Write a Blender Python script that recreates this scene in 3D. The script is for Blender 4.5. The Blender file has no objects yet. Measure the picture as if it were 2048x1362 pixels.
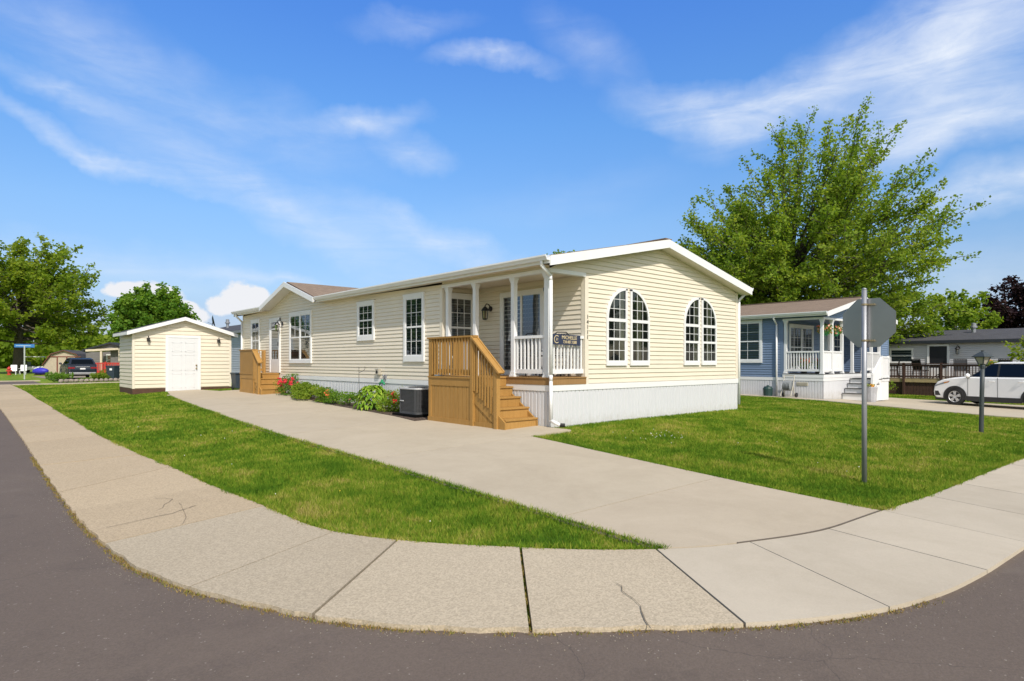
import bpy, math, random
import numpy as np
from mathutils import Vector, Matrix
R = math.radians
sc = bpy.context.scene
COL = sc.collection
random.seed(7); rng = np.random.default_rng(11)

# ------------------------------------------------------------------ camera
YAW = math.atan2(.666, .746)
cd = bpy.data.cameras.new('camera'); cam = bpy.data.objects.new('camera', cd); COL.objects.link(cam)
cam.location = (-8.83, -8.75, 1.28); cam.rotation_euler = (R(90), 0, -YAW)
cd.sensor_width = 36; cd.lens = 21.81; cd.shift_y = .021; cd.clip_start = .05; cd.clip_end = 3000
sc.camera = cam

# ------------------------------------------------------------------ exposure, sun, sky
sc.view_settings.view_transform = 'Standard'; sc.view_settings.look = 'None'
sc.view_settings.gamma = 1; sc.view_settings.exposure = .40
SUN_DIR = Vector((.40, 1.0, -1.12))
sl = bpy.data.lights.new('sun', 'SUN'); sl.energy = 3.4; sl.angle = R(.53); sl.color = (1, .93, .83)
so = bpy.data.objects.new('sun', sl); COL.objects.link(so); so.rotation_euler = SUN_DIR.to_track_quat('-Z', 'Y').to_euler()
so.location = (-20, -40, 40)

class NT:
    """small node-tree helper"""
    def __init__(s, tree): s.t = tree; s.n = tree.nodes; s.l = tree.links; s.n.clear()
    def add(s, typ, ins=None, **kw):
        n = s.n.new(typ)
        for k, v in kw.items(): setattr(n, k, v)
        for k, v in (ins or {}).items():
            if hasattr(v, 'bl_idname') and hasattr(v, 'outputs'): v = v.outputs[0]
            if isinstance(v, bpy.types.NodeSocket): s.l.new(v, n.inputs[k])
            else: n.inputs[k].default_value = v
        return n
    def math(s, op, a, b=0.0, clamp=False):
        n = s.add('ShaderNodeMath', {0: a, 1: b}, operation=op); n.use_clamp = clamp; return n.outputs[0]
    def mix(s, f, a, b, blend='MIX'):
        n = s.add('ShaderNodeMix', data_type='RGBA', blend_type=blend)
        for i, v in ((0, f), (6, a), (7, b)):
            if isinstance(v, bpy.types.NodeSocket): s.l.new(v, n.inputs[i])
            else: n.inputs[i].default_value = v
        return n.outputs[2]
    def ramp(s, f, stops):
        n = s.add('ShaderNodeValToRGB', {0: f}); e = n.color_ramp.elements
        while len(e) < len(stops): e.new(.5)
        for x, (p, c) in zip(e, stops): x.position = p; x.color = (*c, 1) if len(c) == 3 else c
        return n.outputs[0]
    def noise(s, vec, scale, detail=4, rough=.55, dist=0):
        return s.add('ShaderNodeTexNoise', {'Vector': vec, 'Scale': scale, 'Detail': detail, 'Roughness': rough, 'Distortion': dist}).outputs['Fac']

W = bpy.data.worlds.new('World'); sc.world = W; W.use_nodes = True
t = NT(W.node_tree)
el = math.atan2(-SUN_DIR.z, math.hypot(SUN_DIR.x, SUN_DIR.y))
sky = t.add('ShaderNodeTexSky', sky_type='NISHITA'); sky.sun_disc = False
sky.sun_elevation = el; sky.sun_rotation = math.atan2(-SUN_DIR.x, -SUN_DIR.y); sky.altitude = 200; sky.air_density = 1.0; sky.dust_density = .6; sky.ozone_density = 2.2
tc = t.add('ShaderNodeTexCoord'); sep = t.add('ShaderNodeSeparateXYZ', {0: tc.outputs['Generated']})
az = t.math('SUBTRACT', t.math('ARCTAN2', sep.outputs[0], sep.outputs[1]), YAW)
elv = t.math('ARCSINE', sep.outputs[2])
uv = t.add('ShaderNodeCombineXYZ', {0: az, 1: elv, 2: 0.0}).outputs[0]
def ang(x, y):
    u = math.atan((x - 1024) / 1241); return u, math.atan((724 - y) / 1241 * math.cos(u))
# cirrus: (image x, y, half length, half width, tilt, strength) turned into sky angles
CIRRUS = [(180, 290, 330, 30, 20, .72), (560, 420, 480, 66, 22, .66), (880, 495, 320, 46, 20, .66), (110, 168, 210, 30, 10, .50), (150, 60, 330, 120, 12, .34),
          (726, 237, 145, 42, -7, .80), (822, 308, 105, 46, 10, .60), (985, 120, 150, 32, 3, .82), (830, 42, 150, 34, -8, .34),
          (1430, 212, 250, 62, 8, 1.0), (1640, 180, 340, 90, -12, .85), (1900, 115, 340, 190, -35, 1.1), (1920, 250, 320, 90, -8, 1.1), (1985, 385, 230, 70, -8, 1.0),
          (1180, 90, 170, 60, 30, .30), (440, 230, 420, 110, 12, .40), (560, 560, 240, 22, 6, .5), (250, 520, 420, 60, 4, .34), (1990, 560, 300, 120, 0, .34), (1120, 400, 300, 60, -10, .12)]
w1 = t.noise(uv, 3.0, 3, .5); 
wv = t.add('ShaderNodeMapping', {'Vector': uv, 'Rotation': (0, 0, R(18)), 'Scale': (2.2, 9.5, 1)}).outputs[0]
wisp = t.noise(wv, 1.9, 9, .60, 1.1)
wv2 = t.add('ShaderNodeMapping', {'Vector': uv, 'Rotation': (0, 0, R(-24)), 'Scale': (5, 16, 1)}).outputs[0]
wisp2 = t.noise(wv2, 2.3, 8, .65, .8)
tot = None
warp = t.add('ShaderNodeVectorMath', {0: t.add('ShaderNodeTexNoise', {'Vector': uv, 'Scale': 5.5, 'Detail': 5, 'Roughness': .6}).outputs['Color'], 1: (.5, .5, .5)}, operation='SUBTRACT').outputs[0]
warp = t.add('ShaderNodeVectorMath', {0: warp, 'Scale': .11}, operation='SCALE').outputs[0]
uvw = t.add('ShaderNodeVectorMath', {0: uv, 1: warp}, operation='ADD').outputs[0]
def blob(vec, x, y, hw, hh, rot):
    u, v = ang(x, y); k = math.cos(u) ** 1.5 / 1241
    m = t.add('ShaderNodeMapping', {'Vector': vec, 'Location': (u, v, 0), 'Rotation': (0, 0, -R(rot)), 'Scale': (hw * k, hh * k, 1)}, vector_type='TEXTURE').outputs[0]
    return t.add('ShaderNodeTexGradient', {0: m}, gradient_type='SPHERICAL').outputs['Fac']
for c in CIRRUS:
    g = t.math('MULTIPLY', t.math('POWER', blob(uvw, *c[:5]), 1.15), c[5])
    tot = g if tot is None else t.math('ADD', tot, t.math('MULTIPLY', g, t.math('SUBTRACT', 1.0, tot, True)))
wmix = t.math('ADD', t.math('MULTIPLY', wisp, 1.5), t.math('MULTIPLY', wisp2, .8))
wf = t.math('ADD', t.math('MULTIPLY', t.math('SUBTRACT', wmix, .74), 1.0, True), .22)
cir = t.math('MULTIPLY', tot, wf)
haze = t.math('MULTIPLY', t.math('POWER', t.math('SUBTRACT', 1.0, t.math('MULTIPLY', elv, 3.2), True), 2.0), .10)
cir = t.math('ADD', cir, haze, True)
CUM = [(305, 590, 98, 40, 4, 1), (375, 620, 66, 32, 20, 1), (250, 580, 60, 30, 0, 1), (492, 596, 74, 48, 0, 1), (455, 612, 70, 30, 0, 1), (300, 645, 150, 40, 0, .6)]
bump = t.noise(uv, 38, 6, .58)
cum = None
for c in CUM:
    g = t.math('MULTIPLY', blob(uv, *c[:5]), c[5]); cum = g if cum is None else t.math('MAXIMUM', cum, g)
cumf = t.math('MULTIPLY', t.math('SUBTRACT', t.math('ADD', t.math('MULTIPLY', cum, 1.5), t.math('MULTIPLY', t.math('SUBTRACT', bump, .5), 1.3)), .42), 4.0, True)
tone = t.ramp(t.math('MULTIPLY', elv, 1.0, True), [(0, (.36, .37, .49)), (.06, (.42, .43, .56)), (.10, (.47, .52, .62)), (.217, (.56, .70, .82)), (.364, (.51, .80, 1.05)), (.522, (.43, .78, 1.26)), (1.0, (.44, .78, 1.26))])
sd = t.add('ShaderNodeVectorMath', {0: tc.outputs['Generated'], 1: tuple(-SUN_DIR.normalized())}, operation='DOT_PRODUCT').outputs['Value']
away = t.add('ShaderNodeMapRange', {'Value': sd, 1: .34, 2: .02, 3: 0.0, 4: 1.0}, interpolation_type='SMOOTHSTEP').outputs[0]
tone = t.mix(away, (1.42, 1.16, .86, 1), tone)   # thin whitish veil on the sunward half, deep blue opposite
skyc = t.mix(1.0, sky.outputs[0], tone, 'MULTIPLY')
SKY_STRENGTH = .15
wc = 1.0 / SKY_STRENGTH
c1 = t.mix(cir, skyc, (.63 * wc, .68 * wc, .76 * wc, 1))
c2 = t.mix(cumf, c1, (.66 * wc, .67 * wc, .70 * wc, 1))
bg = t.add('ShaderNodeBackground', {'Color': c2, 'Strength': SKY_STRENGTH})
t.add('ShaderNodeOutputWorld', {'Surface': bg.outputs[0]})

# ------------------------------------------------------------------ materials
MATS = {}
def mat(name, col=(.5, .5, .5), rough=.6, var=.10, scale=4.0, bump=0, bscale=60, metal=0, spec=.4, custom=None):
    if name in MATS: return MATS[name]
    m = bpy.data.materials.new(name); m.use_nodes = True; t = NT(m.node_tree); MATS[name] = m
    out = t.add('ShaderNodeOutputMaterial')
    if custom:
        t.l.new(custom(t), out.inputs[0]); return m
    pos = t.add('ShaderNodeTexCoord').outputs['Object']
    f = t.noise(pos, scale, 6, .6)
    a = tuple(c * (1 - var) for c in col) + (1,); b = tuple(min(1, c * (1 + var)) for c in col) + (1,)
    c = t.mix(t.math('MULTIPLY', t.math('SUBTRACT', f, .3), 2.5, True), a, b)
    p = t.add('ShaderNodeBsdfPrincipled', {'Base Color': c, 'Roughness': rough, 'Metallic': metal, 'Specular IOR Level': spec})
    if bump:
        bn = t.add('ShaderNodeBump', {'Height': t.noise(pos, bscale, 5, .6), 'Strength': bump, 'Distance': .01})
        t.l.new(bn.outputs[0], p.inputs['Normal'])
    t.l.new(p.outputs[0], out.inputs[0]); return m

def glass_custom(tr, refl, tint=(.8, .85, .85)):
    def f(t):
        fr = t.add('ShaderNodeFresnel', {'IOR': 1.5}).outputs[0]
        fac = t.math('ADD', t.math('MULTIPLY', fr, .9), refl, True)
        n = t.noise(t.add('ShaderNodeTexCoord').outputs['Object'], 2.2, 2, .5)
        bp = t.add('ShaderNodeBump', {'Height': n, 'Strength': .06, 'Distance': .05})
        g = t.add('ShaderNodeBsdfGlossy', {'Roughness': .015, 'Color': (.9, .95, 1, 1), 'Normal': bp.outputs[0]})
        tb = t.add('ShaderNodeBsdfTransparent', {'Color': (*[c * tr for c in tint], 1)})
        return t.add('ShaderNodeMixShader', {0: fac, 1: tb.outputs[0], 2: g.outputs[0]}).outputs[0]
    return f
def shingle_custom(c1, c2):
    def f(t):
        pos = t.add('ShaderNodeTexCoord').outputs['Object']
        mp = t.add('ShaderNodeMapping', {'Vector': pos, 'Rotation': (0, 0, R(90))}).outputs[0]
        br = t.add('ShaderNodeTexBrick', {'Vector': mp, 'Color1': (*c1, 1), 'Color2': (*c2, 1), 'Mortar': tuple(x * .5 for x in c1) + (1,), 'Scale': 1.0, 'Mortar Size': .008, 'Brick Width': .24, 'Row Height': .14, 'Bias': 0.0})
        n = t.noise(pos, 1.3, 4); n2 = t.noise(pos, 160, 3)
        c = t.mix(t.math('MULTIPLY', n, .5), br.outputs['Color'], tuple(x * .75 for x in c2) + (1,))
        c = t.mix(t.math('MULTIPLY', n2, .45), c, tuple(min(1, x * 1.7) for x in c2) + (1,))
        p = t.add('ShaderNodeBsdfPrincipled', {'Base Color': c, 'Roughness': .92, 'Specular IOR Level': .15})
        bp = t.add('ShaderNodeBump', {'Height': t.math('ADD', br.outputs['Fac'], n2), 'Strength': .5, 'Distance': .006}); t.l.new(bp.outputs[0], p.inputs['Normal'])
        return p.outputs[0]
    return f
GRASS_STOPS = [(.28, (.075, .165, .016)), (.42, (.140, .250, .024)), (.54, (.225, .315, .032)), (.66, (.33, .345, .055)), (.80, (.46, .38, .13))]
def grass_custom(blades):
    def f(t):
        geo = t.add('ShaderNodeNewGeometry'); pos = geo.outputs['Position']
        sp = t.add('ShaderNodeMapping', {'Vector': pos, 'Rotation': (0, 0, R(20)), 'Scale': (1, 1, .01)}).outputs[0]
        a = t.noise(sp, .55, 5, .62); b = t.noise(sp, 2.6, 4, .6); c = t.noise(sp, 11, 3, .6)
        h = t.math('ADD', t.math('ADD', t.math('MULTIPLY', a, .62), t.math('MULTIPLY', b, .45)), t.math('MULTIPLY', c, .25))
        h = t.math('ADD', t.math('MULTIPLY', t.math('SUBTRACT', h, .66), 1.8), .475)
        if blades:
            at = t.add('ShaderNodeAttribute', attribute_name='tint')
            h = t.math('ADD', h, t.math('MULTIPLY', t.math('SUBTRACT', at.outputs['Fac'], .5), .34))
        else:
            d = t.noise(pos, 70, 3, .7); h = t.math('ADD', h, t.math('MULTIPLY', t.math('SUBTRACT', d, .5), .5))
        col = t.ramp(h, GRASS_STOPS)
        if blades:
            d = t.add('ShaderNodeBsdfDiffuse', {'Color': col}); tr = t.add('ShaderNodeBsdfTranslucent', {'Color': t.mix(.5, col, (.25, .32, .02, 1))})
            return t.add('ShaderNodeMixShader', {0: .35, 1: d.outputs[0], 2: tr.outputs[0]}).outputs[0]
        col = t.mix(t.math('MULTIPLY', t.noise(pos, 45, 4, .7), .40), col, (.05, .075, .015, 1))
        p = t.add('ShaderNodeBsdfPrincipled', {'Base Color': col, 'Roughness': .95, 'Specular IOR Level': .1})
        bp = t.add('ShaderNodeBump', {'Height': t.noise(pos, 55, 5, .75), 'Strength': 1.0, 'Distance': .03}); t.l.new(bp.outputs[0], p.inputs['Normal'])
        return p.outputs[0]
    return f
def paving_custom(base, speck, rough_amt, stain):
    def f(t):
        pos = t.add('ShaderNodeNewGeometry').outputs['Position']
        at = t.add('ShaderNodeAttribute', attribute_name='tint')
        big = t.noise(pos, .8, 8, .72, .6); mid = t.noise(pos, 5, 6, .7); fine = t.noise(pos, 120, 4, .75); peb = t.add('ShaderNodeTexVoronoi', {'Vector': pos, 'Scale': 95.0}).outputs['Color']
        pv = t.add('ShaderNodeSeparateColor', {0: peb}).outputs[0]
        c = t.mix(t.math('MULTIPLY', t.math('SUBTRACT', big, .35), 1.6, True), (*base, 1), (*stain, 1))
        c = t.mix(t.math('MULTIPLY', t.math('SUBTRACT', mid, .45), .9, True), c, tuple(x * 1.12 for x in base) + (1,))
        lo = tuple(x * (1 - speck) for x in base) + (1,); hi = tuple(x * (1 + speck * .8) for x in base) + (1,)
        c = t.mix(t.math('MULTIPLY', rough_amt, 1.0), c, t.mix(pv, lo, hi))
        c = t.mix(t.math('MULTIPLY', t.math('SUBTRACT', fine, .5), 1.2, True), c, tuple(x * .7 for x in base) + (1,))
        c = t.mix(1.0, c, at.outputs['Color'], 'MULTIPLY')
        p = t.add('ShaderNodeBsdfPrincipled', {'Base Color': c, 'Roughness': .9, 'Specular IOR Level': .2})
        hgt = t.math('ADD', t.math('MULTIPLY', fine, .6), t.math('MULTIPLY', pv, rough_amt))
        bp = t.add('ShaderNodeBump', {'Height': hgt, 'Strength': .35, 'Distance': .005}); t.l.new(bp.outputs[0], p.inputs['Normal'])
        return p.outputs[0]
    return f
def asphalt_custom(t):
    pos = t.add('ShaderNodeNewGeometry').outputs['Position']
    vo = t.add('ShaderNodeTexVoronoi', {'Vector': pos, 'Scale': 110.0}); pv = t.add('ShaderNodeSeparateColor', {0: vo.outputs['Color']}).outputs[0]
    big = t.noise(pos, .45, 5, .6); mid = t.noise(pos, 2.4, 6, .7); fine = t.noise(pos, 190, 3, .7)
    c = t.mix(t.math('MULTIPLY', t.math('SUBTRACT', big, .3), 1.8, True), (.122, .094, .077, 1), (.154, .120, .097, 1))
    c = t.mix(t.math('MULTIPLY', t.math('SUBTRACT', mid, .50), 2.6, True), c, (.090, .070, .060, 1))
    c = t.mix(.28, c, t.mix(pv, (.082, .066, .056, 1), (.180, .143, .122, 1)))
    c = t.mix(t.math('MULTIPLY', t.math('GREATER_THAN', pv, .996), .4), c, (.40, .36, .31, 1))
    c = t.mix(t.math('MULTIPLY', t.math('SUBTRACT', t.noise(pos, .7, 6, .75, .8), .56), 2.4, True), c, (.185, .152, .124, 1))
    c = t.mix(t.math('MULTIPLY', t.math('SUBTRACT', t.noise(t.add('ShaderNodeMapping', {'Vector': pos, 'Location': (7, 3, 0)}).outputs[0], 1.1, 6, .75), .60), 2.6, True), c, (.070, .056, .050, 1))
    # tar-filled cracks
    wp = t.add('ShaderNodeVectorMath', {0: pos, 1: t.add('ShaderNodeVectorMath', {0: t.add('ShaderNodeTexNoise', {'Vector': pos, 'Scale': 1.3, 'Detail': 5.0}).outputs['Color'], 'Scale': .7}, operation='SCALE').outputs[0]}, operation='ADD').outputs[0]
    cr = t.add('ShaderNodeTexVoronoi', {'Vector': wp, 'Scale': .23}, feature='DISTANCE_TO_EDGE').outputs['Distance']
    c = t.mix(t.math('MULTIPLY', t.math('LESS_THAN', cr, .0008), .3), c, (.03, .028, .03, 1))
    p = t.add('ShaderNodeBsdfPrincipled', {'Base Color': c, 'Roughness': .85, 'Specular IOR Level': .3})
    bp = t.add('ShaderNodeBump', {'Height': t.math('ADD', pv, fine), 'Strength': .6, 'Distance': .006}); t.l.new(bp.outputs[0], p.inputs['Normal'])
    return p.outputs[0]
def timber_custom(base):
    def f(t):
        pos = t.add('ShaderNodeTexCoord').outputs['Object']; rnd = t.add('ShaderNodeObjectInfo').outputs['Random']
        g = t.noise(t.add('ShaderNodeMapping', {'Vector': pos, 'Scale': (26, 26, 1.6)}).outputs[0], 1.0, 5, .65)
        w = t.noise(pos, 2.2, 5, .6); k = t.math('ADD', t.math('MULTIPLY', g, .55), t.math('ADD', t.math('MULTIPLY', w, .35), t.math('MULTIPLY', rnd, .22)))
        c = t.ramp(k, [(.25, tuple(x * .74 for x in base)), (.55, base), (.85, tuple(min(1, x * 1.22 + .012) for x in base))])
        c = t.mix(t.math('MULTIPLY', t.math('SUBTRACT', t.noise(pos, 9, 6, .75), .60), 2.2, True), c, tuple(x * .62 + .02 for x in base) + (1,))
        p = t.add('ShaderNodeBsdfPrincipled', {'Base Color': c, 'Roughness': .6, 'Specular IOR Level': .3})
        bp = t.add('ShaderNodeBump', {'Height': g, 'Strength': .3, 'Distance': .004}); t.l.new(bp.outputs[0], p.inputs['Normal'])
        return p.outputs[0]
    return f
def skirt_custom(base):
    def f(t):
        pos = t.add('ShaderNodeNewGeometry').outputs['Position']; z = t.add('ShaderNodeSeparateXYZ', {0: pos}).outputs[2]
        n = t.noise(pos, 7, 6, .7); n2 = t.noise(pos, 1.1, 4, .6)
        d = t.math('MULTIPLY', t.math('SUBTRACT', t.math('ADD', t.math('MULTIPLY', t.math('SUBTRACT', .30, z), 1.3), t.math('MULTIPLY', n, .9)), .62), 1.8, True)
        c = t.mix(n2, tuple(x * .95 for x in base) + (1,), tuple(min(1, x * 1.04) for x in base) + (1,)); c = t.mix(t.math('MULTIPLY', d, .42), c, (.26, .22, .14, 1))
        return t.add('ShaderNodeBsdfPrincipled', {'Base Color': c, 'Roughness': .5, 'Specular IOR Level': .35}).outputs[0]
    return f
def leaf_custom(c1, c2, c3, trans=.42):
    def f(t):
        at = t.add('ShaderNodeAttribute', attribute_name='tint').outputs['Fac']
        col = t.ramp(at, [(0.0, c1), (.55, c2), (1.0, c3)])
        d = t.add('ShaderNodeBsdfPrincipled', {'Base Color': col, 'Roughness': .65, 'Specular IOR Level': .12})
        tr = t.add('ShaderNodeBsdfTranslucent', {'Color': t.mix(1.0, col, (1.6, 1.5, .6, 1), 'MULTIPLY')})
        return t.add('ShaderNodeMixShader', {0: trans, 1: d.outputs[0], 2: tr.outputs[0]}).outputs[0]
    return f
def attr_custom(rough=.7):
    def f(t):
        c = t.add('ShaderNodeAttribute', attribute_name='tint').outputs['Color']
        return t.add('ShaderNodeBsdfPrincipled', {'Base Color': c, 'Roughness': rough}).outputs[0]
    return f
def mulch_custom(t):
    pos = t.add('ShaderNodeNewGeometry').outputs['Position']
    v = t.add('ShaderNodeTexVoronoi', {'Vector': t.add('ShaderNodeMapping', {'Vector': pos, 'Rotation': (0, 0, .6), 'Scale': (38, 75, 50)}).outputs[0], 'Scale': 1.0}); pv = t.add('ShaderNodeSeparateColor', {0: v.outputs['Color']}).outputs[0]
    c = t.ramp(pv, [(0, (.03, .018, .012)), (.5, (.085, .055, .038)), (.85, (.14, .095, .07)), (1, (.26, .19, .13))])
    p = t.add('ShaderNodeBsdfPrincipled', {'Base Color': c, 'Roughness': .95})
    bp = t.add('ShaderNodeBump', {'Height': pv, 'Strength': 1.0, 'Distance': .03}); t.l.new(bp.outputs[0], p.inputs['Normal'])
    return p.outputs[0]

CREAM = mat('cream_vinyl', (.70, .633, .522), .45, .035, 1.4)
CREAMT = mat('cream_trim', (.71, .648, .545), .45, .03, 2)
WHITE = mat('white_vinyl', (.74, .745, .76), .4, .03, 2)
SKIRT = mat('white_skirting', custom=skirt_custom((.585, .595, .63)))
WOOD = mat('tan_painted_wood', custom=timber_custom((.345, .192, .054)))
WOODD = mat('worn_tan_deck_board', custom=timber_custom((.285, .165, .066)))
SHING = mat('brown_shingles', custom=shingle_custom((.155, .115, .088), (.225, .170, .130)))
DSHING = mat('dark_grey_shingles', custom=shingle_custom((.045, .045, .052), (.078, .078, .088)))
GLASS = mat('window_glass', custom=glass_custom(.92, .02))
DGLASS = mat('mirroring_window_glass', custom=glass_custom(.75, .11, (.75, .85, .95)))
ROOM = mat('dim_room', (.035, .035, .038), .9, .3, 3)
ROOMG = mat('dim_green_room', (.045, .060, .055), .9, .3, 3)
BLIND = mat('grey_blind', (.20, .20, .21), .6, .05)
CURT = mat('beige_curtain', (.30, .28, .20), .8, .1)
BLACK = mat('black_metal', (.015, .015, .017), .4, .1, spec=.5)
LAMPG = mat('lantern_glass', custom=glass_custom(.85, .05, (.9, .85, .75)))
GALV = mat('galvanised_steel', (.30, .31, .34), .5, .10, 5, metal=.55)
ALU = mat('sign_aluminium', (.34, .34, .35), .36, .05, 3, metal=.92)
PLAST = mat('dark_plastic', (.03, .03, .032), .6, .1)
RUBBER = mat('tyre_rubber', (.025, .025, .027), .8, .1)
CHROME = mat('alloy_rim', (.60, .60, .62), .35, .03, metal=.6)
NAVY = mat('navy_sign_board', (.030, .038, .075), .5, .04)
GOLD = mat('pale_gold_lettering', (.66, .54, .33), .5, .02)
CARGLASS = mat('car_glass', custom=glass_custom(.10, .0, (.5, .8, .6)))
CONC = mat('concrete', custom=paving_custom((.45, .392, .308), .22, .12, (.33, .28, .21)))
SIDEW = mat('exposed_aggregate_concrete', custom=paving_custom((.43, .368, .277), .42, .46, (.36, .30, .215)))
ASPH = mat('worn_asphalt', custom=asphalt_custom)
LAWN = mat('lawn_turf', custom=grass_custom(False))
BLADE = mat('grass_blades', custom=grass_custom(True))
MULCH = mat('brown_mulch', custom=mulch_custom)
BARK = mat('tree_bark', (.085, .072, .058), .95, .3, 3, .8, 12)
MAPLE = mat('maple_leaves', custom=leaf_custom((.085, .160, .018), (.175, .275, .032), (.30, .365, .058), .5))
DKGREEN = mat('dense_green_leaves', custom=leaf_custom((.060, .150, .020), (.125, .250, .032), (.22, .33, .045), .5))
OLIVE = mat('olive_green_leaves', custom=leaf_custom((.09, .16, .017), (.185, .275, .029), (.31, .36, .05), .55))
PURPLE = mat('purple_maple_leaves', custom=leaf_custom((.010, .007, .009), (.026, .013, .018), (.060, .030, .030), .2))
LIME = mat('hosta_leaves', custom=leaf_custom((.10, .22, .02), (.24, .38, .035), (.42, .50, .09), .3))
TINTED = mat('petals', custom=attr_custom(.6))
DRY = mat('dry_grass', custom=leaf_custom((.20, .14, .05), (.36, .25, .09), (.12, .17, .03), .2))

# ------------------------------------------------------------------ mesh builder
class MB:
    def __init__(s): s.v = []; s.f = []; s.t = []; s.tint = None
    def poly(s, pts):
        n = len(s.v); s.v += [tuple(p) for p in pts]; s.f.append(tuple(range(n, n + len(pts)))); s.t.append(s.tint)
    def mesh(s, vs, fs):
        n = len(s.v); s.v += [tuple(p) for p in vs]; s.f += [tuple(i + n for i in f) for f in fs]; s.t += [s.tint] * len(fs)
    def box(s, a, b):
        (x0, y0, z0), (x1, y1, z1) = a, b
        s.mesh([(x0, y0, z0), (x1, y0, z0), (x1, y1, z0), (x0, y1, z0), (x0, y0, z1), (x1, y0, z1), (x1, y1, z1), (x0, y1, z1)],
               [(0, 3, 2, 1), (4, 5, 6, 7), (0, 1, 5, 4), (1, 2, 6, 5), (2, 3, 7, 6), (3, 0, 4, 7)])
    def beam(s, p0, p1, w, h, up=(0, 0, 1)):
        p0, p1 = Vector(p0), Vector(p1); d = (p1 - p0).normalized(); a = d.cross(Vector(up)).normalized() * (w / 2); b = a.cross(d).normalized() * (h / 2)
        vs = [p + sa * a + sb * b for p in (p0, p1) for sa, sb in ((-1, -1), (1, -1), (1, 1), (-1, 1))]
        s.mesh(vs, [(0, 1, 2, 3), (7, 6, 5, 4), (0, 4, 5, 1), (1, 5, 6, 2), (2, 6, 7, 3), (3, 7, 4, 0)])
    def prism(s, pts, d):
        n = len(pts); d = Vector(d); a = [Vector(p) for p in pts]
        s.mesh(a + [p + d for p in a], [tuple(range(n))[::-1], tuple(range(n, 2 * n))] + [(i, (i + 1) % n, n + (i + 1) % n, n + i) for i in range(n)])
    def tube(s, pts, r, n=8, cap=True):
        pts = [Vector(p) for p in pts]; m = len(pts); rr = r if isinstance(r, (list, tuple)) else [r] * m
        vs = []; ref = Vector((.3, .2, 1)).normalized()
        for i, p in enumerate(pts):
            d = (pts[min(i + 1, m - 1)] - pts[max(i - 1, 0)]).normalized()
            a = d.cross(ref if abs(d.dot(ref)) < .95 else Vector((1, 0, 0))).normalized(); b = d.cross(a)
            vs += [p + (a * math.cos(2 * math.pi * k / n) + b * math.sin(2 * math.pi * k / n)) * rr[i] for k in range(n)]
        fs = [(i * n + k, i * n + (k + 1) % n, (i + 1) * n + (k + 1) % n, (i + 1) * n + k) for i in range(m - 1) for k in range(n)]
        if cap: fs += [tuple(range(n))[::-1], tuple(range((m - 1) * n, m * n))]
        s.mesh(vs, fs)
    def lathe(s, prof, c=(0, 0, 0), n=16, ax='z'):
        vs = []
        for r, z in prof:
            for k in range(n):
                a = 2 * math.pi * k / n; x, y = r * math.cos(a), r * math.sin(a)
                p = (x, y, z) if ax == 'z' else ((x, z, y) if ax == 'y' else (z, x, y)); vs.append((p[0] + c[0], p[1] + c[1], p[2] + c[2]))
        m = len(prof)
        s.mesh(vs, [(i * n + k, i * n + (k + 1) % n, (i + 1) * n + (k + 1) % n, (i + 1) * n + k) for i in range(m - 1) for k in range(n)] + [tuple(range(n))[::-1], tuple(range((m - 1) * n, m * n))])
    def ball(s, c, r, n=10, m=7, jit=0):
        rx, ry, rz = r if isinstance(r, (tuple, list)) else (r, r, r); vs = []
        for i in range(m + 1):
            th = math.pi * i / m
            for k in range(n):
                a = 2 * math.pi * k / n; q = 1 + random.uniform(-jit, jit)
                vs.append((c[0] + rx * q * math.sin(th) * math.cos(a), c[1] + ry * q * math.sin(th) * math.sin(a), c[2] + rz * q * math.cos(th)))
        s.mesh(vs, [(i * n + k, i * n + (k + 1) % n, (i + 1) * n + (k + 1) % n, (i + 1) * n + k) for i in range(m) for k in range(n)])
    def build(s, name, m, parent=None, loc=None, rotz=None, smooth=False, bevel=0):
        me = bpy.data.meshes.new(name); me.from_pydata(s.v, [], s.f); me.materials.append(m)
        if any(x is not None for x in s.t):
            at = me.color_attributes.new('tint', 'FLOAT_COLOR', 'CORNER'); arr = []
            for f, c in zip(s.f, s.t):
                c = c if c is not None else (1, 1, 1); arr += [c[0], c[1], c[2], 1.0] * len(f)
            at.data.foreach_set('color', arr)
        if smooth: me.polygons.foreach_set('use_smooth', [True] * len(s.f))
        me.update(); o = bpy.data.objects.new(name, me); COL.objects.link(o)
        if parent: o.parent = parent
        if loc is not None: o.location = loc
        if rotz is not None: o.rotation_euler = (0, 0, rotz)
        if bevel: b = o.modifiers.new('bevel', 'BEVEL'); b.width = bevel; b.segments = 2; b.limit_method = 'ANGLE'
        return o
def tag(o, label=None, cat=None, group=None, kind=None):
    for k, v in (('label', label), ('category', cat), ('group', group), ('kind', kind)):
        if v: o[k] = v
    return o
def thing(name, label, cat, loc=(0, 0, 0), rotz=0, group=None):
    o = bpy.data.objects.new(name, None); COL.objects.link(o); o.empty_display_size = .2
    o.location = loc; o.rotation_euler = (0, 0, rotz); return tag(o, label, cat, group)
def copy_tree(o, parent=None):
    c = o.copy(); COL.objects.link(c); c.parent = parent
    for ch in list(o.children): copy_tree(ch, c)
    return c
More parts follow.
